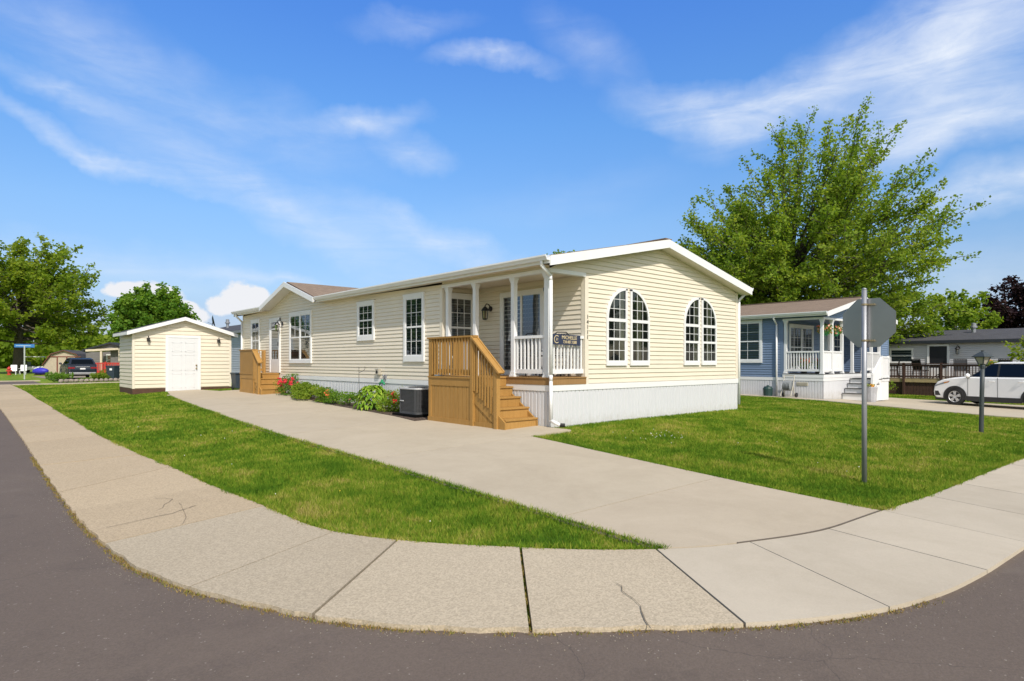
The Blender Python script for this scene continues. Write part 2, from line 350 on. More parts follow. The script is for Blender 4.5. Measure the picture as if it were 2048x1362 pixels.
def np_mesh(name, verts, k, m, tint=None, parent=None, loc=None):
    """verts (n*k,3): n separate faces of k corners each"""
    n = len(verts) // k; me = bpy.data.meshes.new(name); me.vertices.add(n * k); me.loops.add(n * k); me.polygons.add(n)
    me.vertices.foreach_set('co', np.asarray(verts, np.float32).ravel()); me.loops.foreach_set('vertex_index', np.arange(n * k, dtype=np.int32))
    me.polygons.foreach_set('loop_start', np.arange(0, n * k, k, dtype=np.int32)); me.materials.append(m)
    if tint is not None:
        at = me.attributes.new('tint', 'FLOAT', 'POINT'); at.data.foreach_set('value', np.repeat(np.asarray(tint, np.float32), k))
    me.update(calc_edges=True); me.validate(); o = bpy.data.objects.new(name, me); COL.objects.link(o)
    if parent: o.parent = parent
    if loc is not None: o.location = loc
    return o

# ------------------------------------------------------------------ terrain
CP = np.array([(0, 0, 0), (0, 4, 0), (0, 8, .04), (0, 12, .14), (0, 14, .19), (0, 18, .21), (7.4, 0, 0), (7.4, 18, .1), (-3.8, 19, .05), (-.2, 19, .17), (-2.5, 16, .10), (-3, 22, .1),
    (-1, .4, -.05), (-4.4, 0, -.13), (-4.3, 3.5, -.09), (-4, 8, -.02), (-3.3, 14, .03), (-1, 10, .03), (-1.4, 3, -.04),
    (-7.9, -2, -.28), (-7.9, 3, -.25), (-7.9, 9, -.19), (-7.7, 20, -.12), (-7.6, 40, -.06), (-6.5, 3, -.24), (-6.6, 20, -.1), (-6.3, -6.1, -.27), (-2.2, -7.7, -.275), (-1.7, -6.5, -.27), (4.3, -6.7, -.30), (15, -7, -.42),
    (-.1, -5.8, -.262), (8.6, -5.3, -.31), (3, -3, -.12), (15.9, 1, -.15), (16, 12, -.05), (15, -5, -.40), (20.5, -2.2, -.42), (24, -1, -.42), (28, 4, -.35), (30, -8, -.5), (30, 20, -.1), (30, 3, -.35),
    (-12, -10, -.30), (-8.8, -8.75, -.29), (-13, 20, -.18), (-13, 0, -.28), (0, -13, -.32), (12, -13, -.45), (-16, -16, -.3), (-3, 42, -.03), (-3, 55, 0), (4, 30, .05), (-20, 45, -.05), (20, 40, 0), (0, 75, 0), (45, 5, -.3), (45, 30, -.1),
    (-60, -60, -.3), (60, -60, -.5), (70, 70, 0), (-70, 70, 0), (0, 110, 0), (110, 0, -.3), (-110, 0, -.2), (0, -110, -.4), (110, 110, 0)], float)
def _u(r2): return np.where(r2 > 0, .5 * r2 * np.log(np.maximum(r2, 1e-12)), 0)
_n = len(CP); _A = np.zeros((_n + 3, _n + 3)); _d = ((CP[:, None, :2] - CP[None, :, :2]) ** 2).sum(-1)
_A[:_n, :_n] = _u(_d) + np.eye(_n) * 2.0; _A[:_n, _n:] = np.c_[np.ones(_n), CP[:, :2]]; _A[_n:, :_n] = _A[:_n, _n:].T
_wt = np.linalg.solve(_A, np.r_[CP[:, 2], 0, 0, 0])
def T(x, y):
    x = np.clip(np.asarray(x, float), -100, 100); y = np.clip(np.asarray(y, float), -100, 105); sh = np.broadcast(x, y).shape
    x = np.broadcast_to(x, sh).ravel(); y = np.broadcast_to(y, sh).ravel(); out = np.empty(len(x))
    for i in range(0, len(x), 20000):
        q = np.c_[x[i:i + 20000], y[i:i + 20000]]; d = ((q[:, None] - CP[None, :, :2]) ** 2).sum(-1)
        out[i:i + 20000] = _u(d) @ _wt[:_n] + np.c_[np.ones(len(q)), q] @ _wt[_n:]
    return np.clip(out, -.7, .3).reshape(sh)
def Tz(x, y): return float(T(np.array([x]), np.array([y]))[0])
def pip(x, y, poly):
    ins = np.zeros(len(x), bool); n = len(poly)
    for i in range(n):
        x0, y0 = poly[i]; x1, y1 = poly[(i + 1) % n]
        if y0 == y1: continue
        c = ((y0 > y) != (y1 > y)) & (x < (x1 - x0) * (y - y0) / (y1 - y0) + x0); ins ^= c
    return ins
GDROP = .05
def resample(pts, step):
    p = np.array(pts, float); s = np.r_[0, np.cumsum(np.hypot(*np.diff(p, axis=0).T))]
    # Catmull-like smoothing through dense linear interpolation + box filter
    q = np.arange(0, s[-1], step); xy = np.c_[np.interp(q, s, p[:, 0]), np.interp(q, s, p[:, 1])]
    k = max(1, int(.5 / step)) | 1; pad = np.r_[np.repeat(xy[:1], k // 2, 0), xy, np.repeat(xy[-1:], k // 2, 0)]
    sm = np.c_[np.convolve(pad[:, 0], np.ones(k) / k, 'valid'), np.convolve(pad[:, 1], np.ones(k) / k, 'valid')]
    return sm
def loft(mb, A, B, nx, dz, skirt=.07, tint=None):
    """sheet draped on the terrain between two point rows A and B of equal length"""
    A = np.asarray(A, float); B = np.asarray(B, float); m = len(A); f = np.linspace(0, 1, nx + 1)
    P = A[:, None] * (1 - f[None, :, None]) + B[:, None] * f[None, :, None]; z = T(P[..., 0], P[..., 1]) + dz
    vs = np.concatenate([P, z[..., None]], -1).reshape(-1, 3); mb.tint = tint; w = nx + 1
    fs = [(i * w + j, i * w + j + 1, (i + 1) * w + j + 1, (i + 1) * w + j) for i in range(m - 1) for j in range(nx)]
    ring = [j for j in range(w)] + [i * w + nx for i in range(1, m)] + [(m - 1) * w + j for j in range(nx - 1, -1, -1)] + [i * w for i in range(m - 2, 0, -1)]
    base = len(vs); low = vs[ring].copy(); low[:, 2] -= skirt; k = len(ring)
    fs += [(ring[i], ring[(i + 1) % k], base + (i + 1) % k, base + i) for i in range(k)]
    mb.mesh(np.r_[vs, low].tolist(), fs)

# ------------------------------------------------------------------ ground, paving, lawn
OUT = [(-7.75, 39), (-7.85, 20), (-7.9, 6), (-7.94, .3), (-7.93, -1.5), (-7.89, -2.42), (-7.82, -3.3), (-7.6, -4.2), (-7.2, -5.1), (-6.85, -5.62), (-6.36, -6.12), (-5.85, -6.52), (-5.36, -6.92), (-4.9, -7.2), (-4.43, -7.42), (-3.8, -7.58), (-3.1, -7.66), (-1.94, -7.73), (4, -7.9), (15, -8.05), (60, -8.1)]
INN = [(-6.5, 39), (-6.65, 20), (-6.75, 6), (-6.6, 2.5), (-6.53, 1.19), (-6.52, -.68), (-6.42, -2.09), (-6.38, -3.2), (-6.22, -3.75), (-6.02, -4.1), (-5.72, -4.55), (-5.37, -4.96), (-4.98, -5.4), (-4.55, -5.75), (-4.2, -6.0), (-3.77, -6.16), (-3.3, -6.33), (-2.83, -6.44), (-1.63, -6.5), (-.46, -6.6), (4.28, -6.75), (15, -6.9), (60, -6.95)]
OUTd = resample(OUT, .04); INNd = resample(INN, .04)
JO = [(-7.94, .34), (-7.91, -.89), (-7.89, -2.42), (-7.65, -4.04), (-7.20, -5.08), (-6.36, -6.13), (-5.36, -6.93), (-4.43, -7.40), (-3.11, -7.62), (-1.94, -7.69)]
JI = [(-6.53, 1.19), (-6.54, -.68), (-6.40, -2.09), (-6.35, -3.53), (-6.02, -4.10), (-5.37, -4.96), (-4.55, -5.75), (-3.77, -6.16), (-2.83, -6.46), (-1.63, -6.49)]
JO = [(-7.8, y) for y in np.arange(38.8, 1.8, -1.5)] + JO + [(x, -7.8) for x in np.arange(-.72, 59, 1.22)]
JI = [(-6.6, y + .1) for y in np.arange(38.8, 1.8, -1.5)] + JI + [(x, -6.7) for x in np.arange(-.42, 59, 1.22)]
def near(D, p): return int(((D - np.array(p)) ** 2).sum(1).argmin())
jo = [near(OUTd, p) for p in JO]; ji = [near(INNd, p) for p in JI]
NW = len(np.arange(38.8, 1.8, -1.5)) + 6
side_a, side_b = MB(), MB()
def pickrow(D, a, b, g, n=9):
    i = np.linspace(a, b, n); q = np.c_[np.interp(i, np.arange(len(D)), D[:, 0]), np.interp(i, np.arange(len(D)), D[:, 1])]
    e0 = (q[1] - q[0]) / max(1e-6, np.hypot(*(q[1] - q[0]))); e1 = (q[-2] - q[-1]) / max(1e-6, np.hypot(*(q[-2] - q[-1])))
    q[0] += e0 * g; q[-1] += e1 * g; return q
for k in range(len(jo) - 1):
    if jo[k + 1] <= jo[k] or ji[k + 1] <= ji[k]: continue
    a = k < NW; v = random.uniform(.93, 1.05); wide = .011 if 0 <= k - (NW - 3) < 3 else .005
    v *= 1.0 if a else 1.04; tint = (v * 1.0, v * (.93 if k < NW - 4 else .99), v * (.845 if k < NW - 4 else .98)) if a else (v * 1.0, v * 1.01, v * 1.03)
    NR = 33 if a and k > NW - 14 else 13; A_ = pickrow(OUTd, jo[k], jo[k + 1], wide, NR); B_ = pickrow(INNd, ji[k], ji[k + 1], wide, NR)
    if a:
        A_ = A_ + (rng.normal(0, .0035, A_.shape) + .007 * np.sin(np.arange(NR) * .55 + k)[:, None]) * ((np.arange(NR) > 0) & (np.arange(NR) < NR - 1))[:, None]
    loft(side_a if a else side_b, A_, B_, 6, random.uniform(-.004, .006) if a else random.uniform(-.001, .002), .07, tint)
tag(side_a.build('sidewalk', SIDEW), kind='structure'); tag(side_b.build('sidewalk', CONC), kind='structure')
# the sidewalk that turns the far corner
mb = MB(); xs = np.linspace(-6.45, 14, 22); loft(mb, np.c_[xs, np.full(22, 37.6)], np.c_[xs, np.full(22, 39.0)], 2, 0, .07, (1, .98, .93))
xs = np.linspace(-30, -4.5, 22); loft(mb, np.c_[xs, np.full(22, 46.0)], np.c_[xs, np.full(22, 47.3)], 2, .0, .07, (1, .98, .93))
tag(mb.build('sidewalk', CONC), kind='structure')

road = MB(); idx = np.linspace(0, len(OUTd) - 1, 260).astype(int)
extra = np.linspace(near(OUTd, (-7.94, .3)), near(OUTd, (-1.9, -7.7)), 90).astype(int); idx = np.unique(np.r_[idx, extra])
A_ = OUTd[idx].copy(); ia, ib = near(OUTd, (-7.94, .3)), near(OUTd, (-1.9, -7.7)); B_ = []
for i, p in zip(idx, A_):
    if i <= ia: B_.append((-15.5, p[1]))
    elif i >= ib: B_.append((p[0], -15.5))
    else:
        f = (i - ia) / (ib - ia)
        B_.append((-15.5, .3 - f * 2 * 15.8) if f < .5 else (-15.5 + (f - .5) * 2 * 13.6, -15.5))
A_ = A_ + (np.array([(.03, .03)]))
loft(road, A_, np.array(B_), 26, -.03, .02)
ys = np.linspace(39, 45.9, 8); loft(road, np.c_[np.full(8, -4.9), ys], np.c_[np.full(8, -30), ys], 10, -.03, .02)
tag(road.build('road', ASPH), kind='structure')

# driveway: concrete slabs between joints
LD = [(-5.9, -4.5), (-4.5, -4.45), (-3, -4.4), (0, -4.36), (3, -4.25), (7, -4.02), (12, -3.55), (17.2, -3.08)]
def lx(y): return float(np.interp(y, [p[0] for p in LD], [p[1] for p in LD]))
def rx(y):
    if y < -.6: return float(np.interp(y, [-6.5, -4.64, -2.41, -.6], [-1.68, -1.5, -1.32, -1.12]))
    if y < 2.95: return -.02
    if y < 13.1: return float(np.interp(y, [2.95, 4, 5.6, 7.8, 10.5, 13.1], [-1.28, -1.08, -.95, -.78, -.42, -.12]))
    return -.2
drv = MB()
i0, i1 = near(INNd, (-4.5, -5.78)), near(INNd, (-1.66, -6.5)); edge = INNd[np.linspace(i0, i1, 13).astype(int)] + np.array([0, .02])
top = np.c_[np.linspace(lx(-4.56), rx(-4.56), 13), np.full(13, -4.56)]
loft(drv, edge, top, 8, .004, .06, (1.0, .98, .96))
def slab(y0, y1, v):
    ys = np.linspace(y0 + .006, y1 - .006, 10); loft(drv, np.array([(lx(y), y) for y in ys]), np.array([(rx(y), y) for y in ys]), 8, .004, .06, (v, v * .99, v * .97))
slab(-4.55, -.6, .99)
jt = MB(); i2 = near(INNd, (-3.9, -6.12)); q = INNd[np.linspace(i2, i1, 12).astype(int)]; loft(jt, q + np.array([0, .006]), q + np.array([0, .021]), 1, .0065, .02); tag(jt.build('expansion_joint', mat('dark_joint', (.12, .10, .08), .9)), kind='structure')
# loose grit swept against the kerb
gr = MB(); k0_, k1_ = near(OUTd, (-7.9, 2)), near(OUTd, (-3.2, -7.6))
for _ in range(900):
    p_ = OUTd[random.randint(k0_, k1_)]; o_ = np.array([-.7, -.7]) * abs(random.gauss(0, .12)) + rng.normal(0, .03, 2); p_ = p_ + o_ - np.array([.03, .03]); s_ = random.uniform(.0012, .0036); gr.tint = random.choice([(.30, .27, .21), (.22, .19, .16), (.14, .12, .11), (.36, .31, .24)]); gr.ball((p_[0], p_[1], Tz(*p_) - .028), (s_, s_ * 1.2, s_ * .8), 5, 3)
tag(gr.build('loose_grit', TINTED), kind='stuff')
loft(drv, np.array([(lx(y), y) for y in (-.59, 1, 2.94)]), np.array([(-.02, y) for y in (-.59, 1, 2.94)]), 8, .004, .06, (1.02, 1.01, .98))
slab(2.95, 6.6, 1.0); slab(6.6, 10.2, 1.03); slab(10.2, 13.1, .99)
ys = np.linspace(13.106, 16.6, 6); loft(drv, np.array([(lx(y), y) for y in ys]), np.array([(-.2, y) for y in ys]), 8, .004, .06, (1.01, .99, .95))
loft(drv, np.array([(-3.02, 16.61), (-2.6, 18.9)]), np.array([(-1.3, 16.61), (-1.5, 18.9)]), 4, .004, .06, (1.0, .98, .95))
tag(drv.build('driveway', CONC), kind='structure')
# concrete of the neighbouring lot
BX, BY = 15.9, 1.05
mb = MB(); ys = np.linspace(-6.85, 1.0, 8); xl = np.linspace(15.05, 15.0, 8)
loft(mb, np.c_[xl, ys], np.c_[np.full(8, 19.2), ys], 4, .004, .06, (1.03, 1.03, 1.02)); loft(mb, np.c_[np.full(8, 19.22), ys], np.c_[np.full(8, 23.3), ys], 4, .004, .06, (1.0, 1.0, .99))
ys = np.linspace(1.01, 14, 8); loft(mb, np.c_[np.linspace(15.0, 14.75, 8), ys], np.c_[np.full(8, BX + .02), ys], 1, .004, .06, (1.04, 1.04, 1.03))
tag(mb.build('driveway', CONC), kind='structure')

# flower bed soil beside the long wall
bed = MB(); ys = np.linspace(2.96, 13.2, 30); loft(bed, np.array([(rx(y) - .0, y) for y in ys]) + np.array([.015, 0]), np.c_[np.full(30, .03), ys], 4, .012, .06)
tag(bed.build('mulch_bed', MULCH), kind='structure')

# one lawn sheet out to the horizon
def axis(lo, hi): return np.unique(np.r_[np.linspace(-900, lo, 14), np.arange(lo, hi, .5), np.linspace(hi, 900, 14)])
gx, gy = axis(-20, 40), axis(-20, 62); GX, GY = np.meshgrid(gx, gy); GZ = T(GX, GY) - GDROP
nx_, ny_ = len(gx), len(gy); me = bpy.data.meshes.new('lawn')
me.from_pydata(np.c_[GX.ravel(), GY.ravel(), GZ.ravel()].tolist(), [], [(j * nx_ + i, j * nx_ + i + 1, (j + 1) * nx_ + i + 1, (j + 1) * nx_ + i) for j in range(ny_ - 1) for i in range(nx_ - 1)])
me.materials.append(LAWN); me.polygons.foreach_set('use_smooth', [True] * len(me.polygons)); lawn = bpy.data.objects.new('lawn', me); COL.objects.link(lawn); tag(lawn, kind='structure')

LAWNPOLY = [tuple(p) for p in INNd[::6]] + [(60, 37.5), (-6.5, 37.5)]
DRVPOLY = [tuple(p) for p in edge] + [(rx(y), y) for y in np.linspace(-4.5, -.61, 6)] + [(-.02, -.59), (-.02, 2.9)] + [(.05, 2.9), (.05, 13.1), (-.1, 13.1), (-.1, 16.6), (-1.32, 16.6), (-1.5, 18.9), (-2.6, 18.9), (-3.02, 16.6)] + [(lx(y), y) for y in np.linspace(16.6, -5.9, 24)]
BLOCK = [DRVPOLY, [(-.02, -.02), (7.43, -.02), (7.43, 17.95), (-.02, 17.95)], [(-3.8, 18.95), (-.15, 18.95), (-.15, 21.6), (-3.8, 21.6)],
         [(15.03, -7), (23.3, -7), (23.3, 1.05), (23.3, 20), (15.9, 20), (14.76, 14), (15.0, 1.0)], [(-1.3, 13.1), (0, 13.1), (0, 16.5), (-1.3, 16.5)]]
def on_lawn(x, y):
    ok = pip(x, y, LAWNPOLY)
    for b in BLOCK: ok &= ~pip(x, y, b)
    return ok
CX, CY = -8.83, -8.75
def scatter(dens, dmax=46, d0=3.5):
    xs = []; 
    cells = [(i, j) for i in range(-9, 40) for j in range(-9, 38)]
    for i, j in cells:
        dx, dy = i + .5 - CX, j + .5 - CY; d = math.hypot(dx, dy); a = math.atan2(dx, dy) - YAW
        if d > dmax or abs(a) > R(44): continue
        n = int(dens(d)); p = rng.random((n, 2)) + (i, j); xs.append(p)
    p = np.concatenate(xs); return p[on_lawn(p[:, 0], p[:, 1])]
P = scatter(lambda d: 5200 * min(1, (7.5 / d)) ** 1.75)
n = len(P); d = np.hypot(P[:, 0] - CX, P[:, 1] - CY); z = T(P[:, 0], P[:, 1]) - GDROP
hh = (.050 + .018 * rng.random(n)) * np.clip(.85 + .3 * np.sin(P[:, 0] * 1.7 + 1.3 * np.cos(P[:, 1] * 1.1)) * np.sin(P[:, 1] * 2.1), .75, 1.25)
wd = .0042 * np.maximum(1, d / 6.5) * (.7 + .6 * rng.random(n)); ang_ = rng.random(n) * 2 * np.pi
dx, dy = np.cos(ang_), np.sin(ang_); ln = hh * (.25 + .6 * rng.random(n)); la = rng.random(n) * 2 * np.pi
V = np.empty((n, 3, 3)); V[:, 0] = np.c_[P[:, 0] - dx * wd, P[:, 1] - dy * wd, z]; V[:, 1] = np.c_[P[:, 0] + dx * wd, P[:, 1] + dy * wd, z]
V[:, 2] = np.c_[P[:, 0] + np.cos(la) * ln, P[:, 1] + np.sin(la) * ln, z + hh]
tag(np_mesh('grass', V.reshape(-1, 3), 3, BLADE, rng.random(n)), kind='stuff')
# shaggy tufts along paved edges, dry weeds at the kerb and in the joints
def tufts(pts, per, h, w, mat_, name, spread):
    pts = np.asarray(pts); q = np.repeat(pts, per, 0); q = q + rng.normal(0, spread, q.shape); n = len(q); z = T(q[:, 0], q[:, 1]) - (.008 if name == 'edge_grass' else .035)
    a = rng.random(n) * 6.283; hh = h * (.4 + rng.random(n)); dx, dy = np.cos(a) * w, np.sin(a) * w; la = rng.random(n) * 6.283; ln = hh * rng.random(n) * 1.3
    V = np.empty((n, 3, 3)); V[:, 0] = np.c_[q[:, 0] - dx, q[:, 1] - dy, z]; V[:, 1] = np.c_[q[:, 0] + dx, q[:, 1] + dy, z]; V[:, 2] = np.c_[q[:, 0] + np.cos(la) * ln, q[:, 1] + np.sin(la) * ln, z + hh]
    tag(np_mesh(name, V.reshape(-1, 3), 3, mat_, rng.random(n)), kind='stuff')
e1 = INNd[near(INNd, (-6.6, 14)):near(INNd, (-4.45, -5.8))]; e1 = e1[rng.random(len(e1)) < .9] + np.array([.02, .02])
e2 = INNd[near(INNd, (-1.6, -6.5)):near(INNd, (8, -6.8))] + np.array([0, .03])
def wob(e, nrm, amp):
    i = np.arange(len(e)) * .04; w = np.sin(i * 2.3 + 1) + .8 * np.sin(i * 5.1 + 2) + .6 * np.sin(i * 11.7); return e + np.array(nrm) * (np.maximum(0, w) * amp)[:, None]
e1 = np.r_[e1, wob(e1, (-.8, -.6), .030)]; e2 = np.r_[e2, wob(e2, (-.2, -1), .026)]
e3 = np.array([(lx(y) - .02, y) for y in np.arange(-5.75, 16, .05)]); e4 = np.array([(rx(y) + .03, y) for y in np.arange(-6.4, -.65, .05)])
clump = rng.random(len(e3)) < .8
tufts(np.r_[e1, e2, e3[clump], wob(e3, (1, 0), .022), e4, wob(e4, (-1, 0), .02)], 12, .042, .0045, BLADE, 'edge_grass', .020)
k0, k1 = near(OUTd, (-7.9, 4)), near(OUTd, (-3.9, -7.55)); kk = OUTd[k0:k1]; msk = (np.sin(np.arange(len(kk)) * .11) + np.sin(np.arange(len(kk)) * .037 + 1) + rng.normal(0, .5, len(kk))) > .05
dw = [kk[msk] - np.array([.012, .012]), kk[rng.random(len(kk)) < .5] - np.array([.01, .01])]
for a, b in list(zip(JO, JI))[NW - 4:NW + 2]:
    a = OUTd[near(OUTd, a)]; b = INNd[near(INNd, b)]; f = rng.random(26)[:, None] ** 1.0; dw.append(a * (1 - f) + b * f)
tufts(np.concatenate(dw), 20, .020, .005, DRY, 'dry_weeds', .020)
# fine cracks in the old slabs
cm = mat('dark_crack', (.17, .14, .10), .95)
mb = MB()
def crack(pts, w):
    p = [np.array(pts[0], float)]
    for a, b in zip(pts[:-1], pts[1:]):
        for f in (.25, .5, .75, 1): p.append(np.array(a) + (np.array(b) - np.array(a)) * f + rng.normal(0, .012, 2))
    for a, b in zip(p[:-1], p[1:]):
        d = (b - a) / max(1e-6, np.hypot(*(b - a))); nn = np.array([-d[1], d[0]]) * w * random.uniform(.5, 1.2)
        mb.poly([(q[0], q[1], Tz(*q) + .0085) for q in (a - nn, b - nn, b + nn, a + nn)])
crack([(-5.42, -6.02), (-5.56, -6.25), (-5.83, -6.60)], .0035); crack([(-7.18, -.88), (-7.05, -1.1), (-7.30, -1.55)], .0025); crack([(-7.05, -1.35), (-7.12, -1.8), (-7.22, -2.28)], .0025)
crack([(-7.8, -1.9), (-7.2, -1.75), (-6.95, -1.6)], .005)
tag(mb.build('pavement_cracks', cm), kind='structure')
# clover and dandelion heads
V = []; tn = []
cl = [(rng.normal(.9, .45), rng.normal(-2.1, .18)) for _ in range(26)] + [(rng.uniform(-4.6, 12), rng.uniform(-6, -.5)) for _ in range(22)] + [(rng.uniform(-6.4, -4.6), rng.uniform(-4, 8)) for _ in range(10)]
fl = MB()
for x, y in cl:
    if not on_lawn(np.array([x]), np.array([y]))[0]: continue
    fl.tint = (.75, .74, .70) if random.random() < .85 else (.75, .55, .03); fl.ball((x, y, Tz(x, y) + .012), random.uniform(.005, .008), 5, 4)
tag(fl.build('clover_flowers', TINTED), kind='stuff')

# ------------------------------------------------------------------ house building kit
def siding(mb, o, u, n, w, z0, z1, clip=None, g=.1016):
    """lap siding: o = bottom-left origin (z ignored), u along, n outward; clip(z) -> [(ulo, uhi), ...]"""
    o = Vector((o[0], o[1], 0)); u = Vector((u[0], u[1], 0)); n = Vector((n[0], n[1], 0)); z = z0
    P = lambda a, zz, t: o + u * a + n * t + Vector((0, 0, zz))
    while z < z1 - .005:
        zt = min(z + g, z1)
        lo = clip(z + .001) if clip else [(0, w)]; hi = clip(zt - .001) if clip else [(0, w)]
        for (a, b), (c, d) in zip(lo, hi):
            if b - a < .02: continue
            if d - c < .01: c = d = (c + d) / 2
            k = g * .16; mb.poly([P(a, z + k, .018), P(b, z + k, .018), P(d, zt, .003), P(c, zt, .003)]); mb.poly([P(a, z, .0), P(b, z, .0), P(b, z + k, .018), P(a, z + k, .018)])
        z += g
def skirting(mb, p0, p1, n, z0, z1, pitch=.125):
    p0, p1 = Vector((*p0, 0)), Vector((*p1, 0)); d = p1 - p0; L = d.length; d /= L; n = Vector((*n, 0)); s = 0; pr = []
    while s < L:
        pr += [(s, .016), (min(L, s + pitch * .70), .016), (min(L, s + pitch * .76), .0), (min(L, s + pitch * .90), .0)]; s += pitch
    pr.append((L, .016))
    for (a, ta), (b, tb) in zip(pr[:-1], pr[1:]):
        if b - a < 1e-4: continue
        mb.poly([p0 + d * a + n * ta + Vector((0, 0, z0)), p0 + d * b + n * tb + Vector((0, 0, z0)), p0 + d * b + n * tb + Vector((0, 0, z1)), p0 + d * a + n * ta + Vector((0, 0, z1))])
def glazing(win, rects, y_pane, glass, cols, rows, bar=.007, behind='blind', room=ROOM):
    """rects: (x0,z0,x1,z1) of each sash opening. Adds backing, blind or curtain, pane and muntins as sub-parts of the window"""
    bk, bl, pn, mu = MB(), MB(), MB(), MB()
    for k, (x0, z0, x1, z1) in enumerate(rects):
        bk.poly([(x0, -.004, z0), (x1, -.004, z0), (x1, -.004, z1), (x0, -.004, z1)])
        pn.poly([(x0, y_pane, z0), (x1, y_pane, z0), (x1, y_pane, z1), (x0, y_pane, z1)])
        if behind == 'blind':
            z = z0 + .02
            while z < z1 - .03: bl.poly([(x0, -.006, z), (x1, -.006, z), (x1, -.013, z + .022), (x0, -.013, z + .022)]); z += .042
        elif behind == 'curtain':
            c0 = x0 + (x1 - x0) * .66; m = 8
            for i in range(m):
                a, b = c0 + (x1 - c0) * i / m, c0 + (x1 - c0) * (i + 1) / m; ya, yb = (-.006, -.014) if i % 2 else (-.014, -.006)
                bl.poly([(a, ya, z0), (b, yb, z0), (b, yb, z1), (a, ya, z1)])
        r = rows if isinstance(rows, int) else rows[k]
        cn = cols if isinstance(cols, int) else cols[k % len(cols)]
        for i in range(1, cn): x = x0 + (x1 - x0) * i / cn; mu.box((x - bar, y_pane - .008, z0), (x + bar, y_pane - .002, z1))
        for i in range(1, r): z = z0 + (z1 - z0) * i / r; mu.box((x0, y_pane - .009, z - bar), (x1, y_pane - .003, z + bar))
    bk.build('dim_room', room, win); pn.build('pane', glass, win)
    if bl.f: bl.build('blind' if behind == 'blind' else 'curtain', BLIND if behind == 'blind' else CURT, win)
    if mu.f: mu.build('muntins', WHITE, win)
def window(parent, loc, rotz, w, h, lights=1, cols=3, rows=(2, 2), trim=.085, split=.5, glass=DGLASS, behind='blind', sill=.12, room=ROOM, label=None, lean=True):
    """double-hung window; local x to the right seen from outside, -y outward, z up from the bottom of the trim"""
    f = MB(); d = .045
    f.box((0, -d, 0), (w, 0, sill)); f.box((0, -d, h - trim - .02), (w, 0, h)); f.box((0, -d + .003, sill), (trim, 0, h - trim - .02)); f.box((w - trim, -d + .003, sill), (w, 0, h - trim - .02))
    f.box((-.012, -d - .012, h - .03), (w + .012, 0, h + .012))
    rects = []; iw = (w - 2 * trim - (lights - 1) * .07) / lights
    for k in range(lights):
        x0 = trim + k * (iw + .07); x1 = x0 + iw; z0, z1 = sill, h - trim - .02; zm = z0 + (z1 - z0) * split
        if k: f.box((x0 - .07, -d + .003, z0), (x0, 0, z1))
        s = .03; y = -.032
        f.box((x0, y, z0), (x1, 0, z0 + s)); f.box((x0, y, z1 - s), (x1, 0, z1)); f.box((x0, y, z0 + s), (x0 + s, 0, z1 - s)); f.box((x1 - s, y, z0 + s), (x1, 0, z1 - s)); f.box((x0 + s, y - .006, zm - .022), (x1 - s, 0, zm + .022))
        rects += [(x0 + s, z0 + s, x1 - s, zm - .022), (x0 + s, zm + .022, x1 - s, z1 - s)]
    win = f.build('window', WHITE, parent, loc, rotz)
    if label: win['label'] = label
    glazing(win, rects, -.02, glass, cols, list(rows) * lights, behind=behind, room=room)
    return win
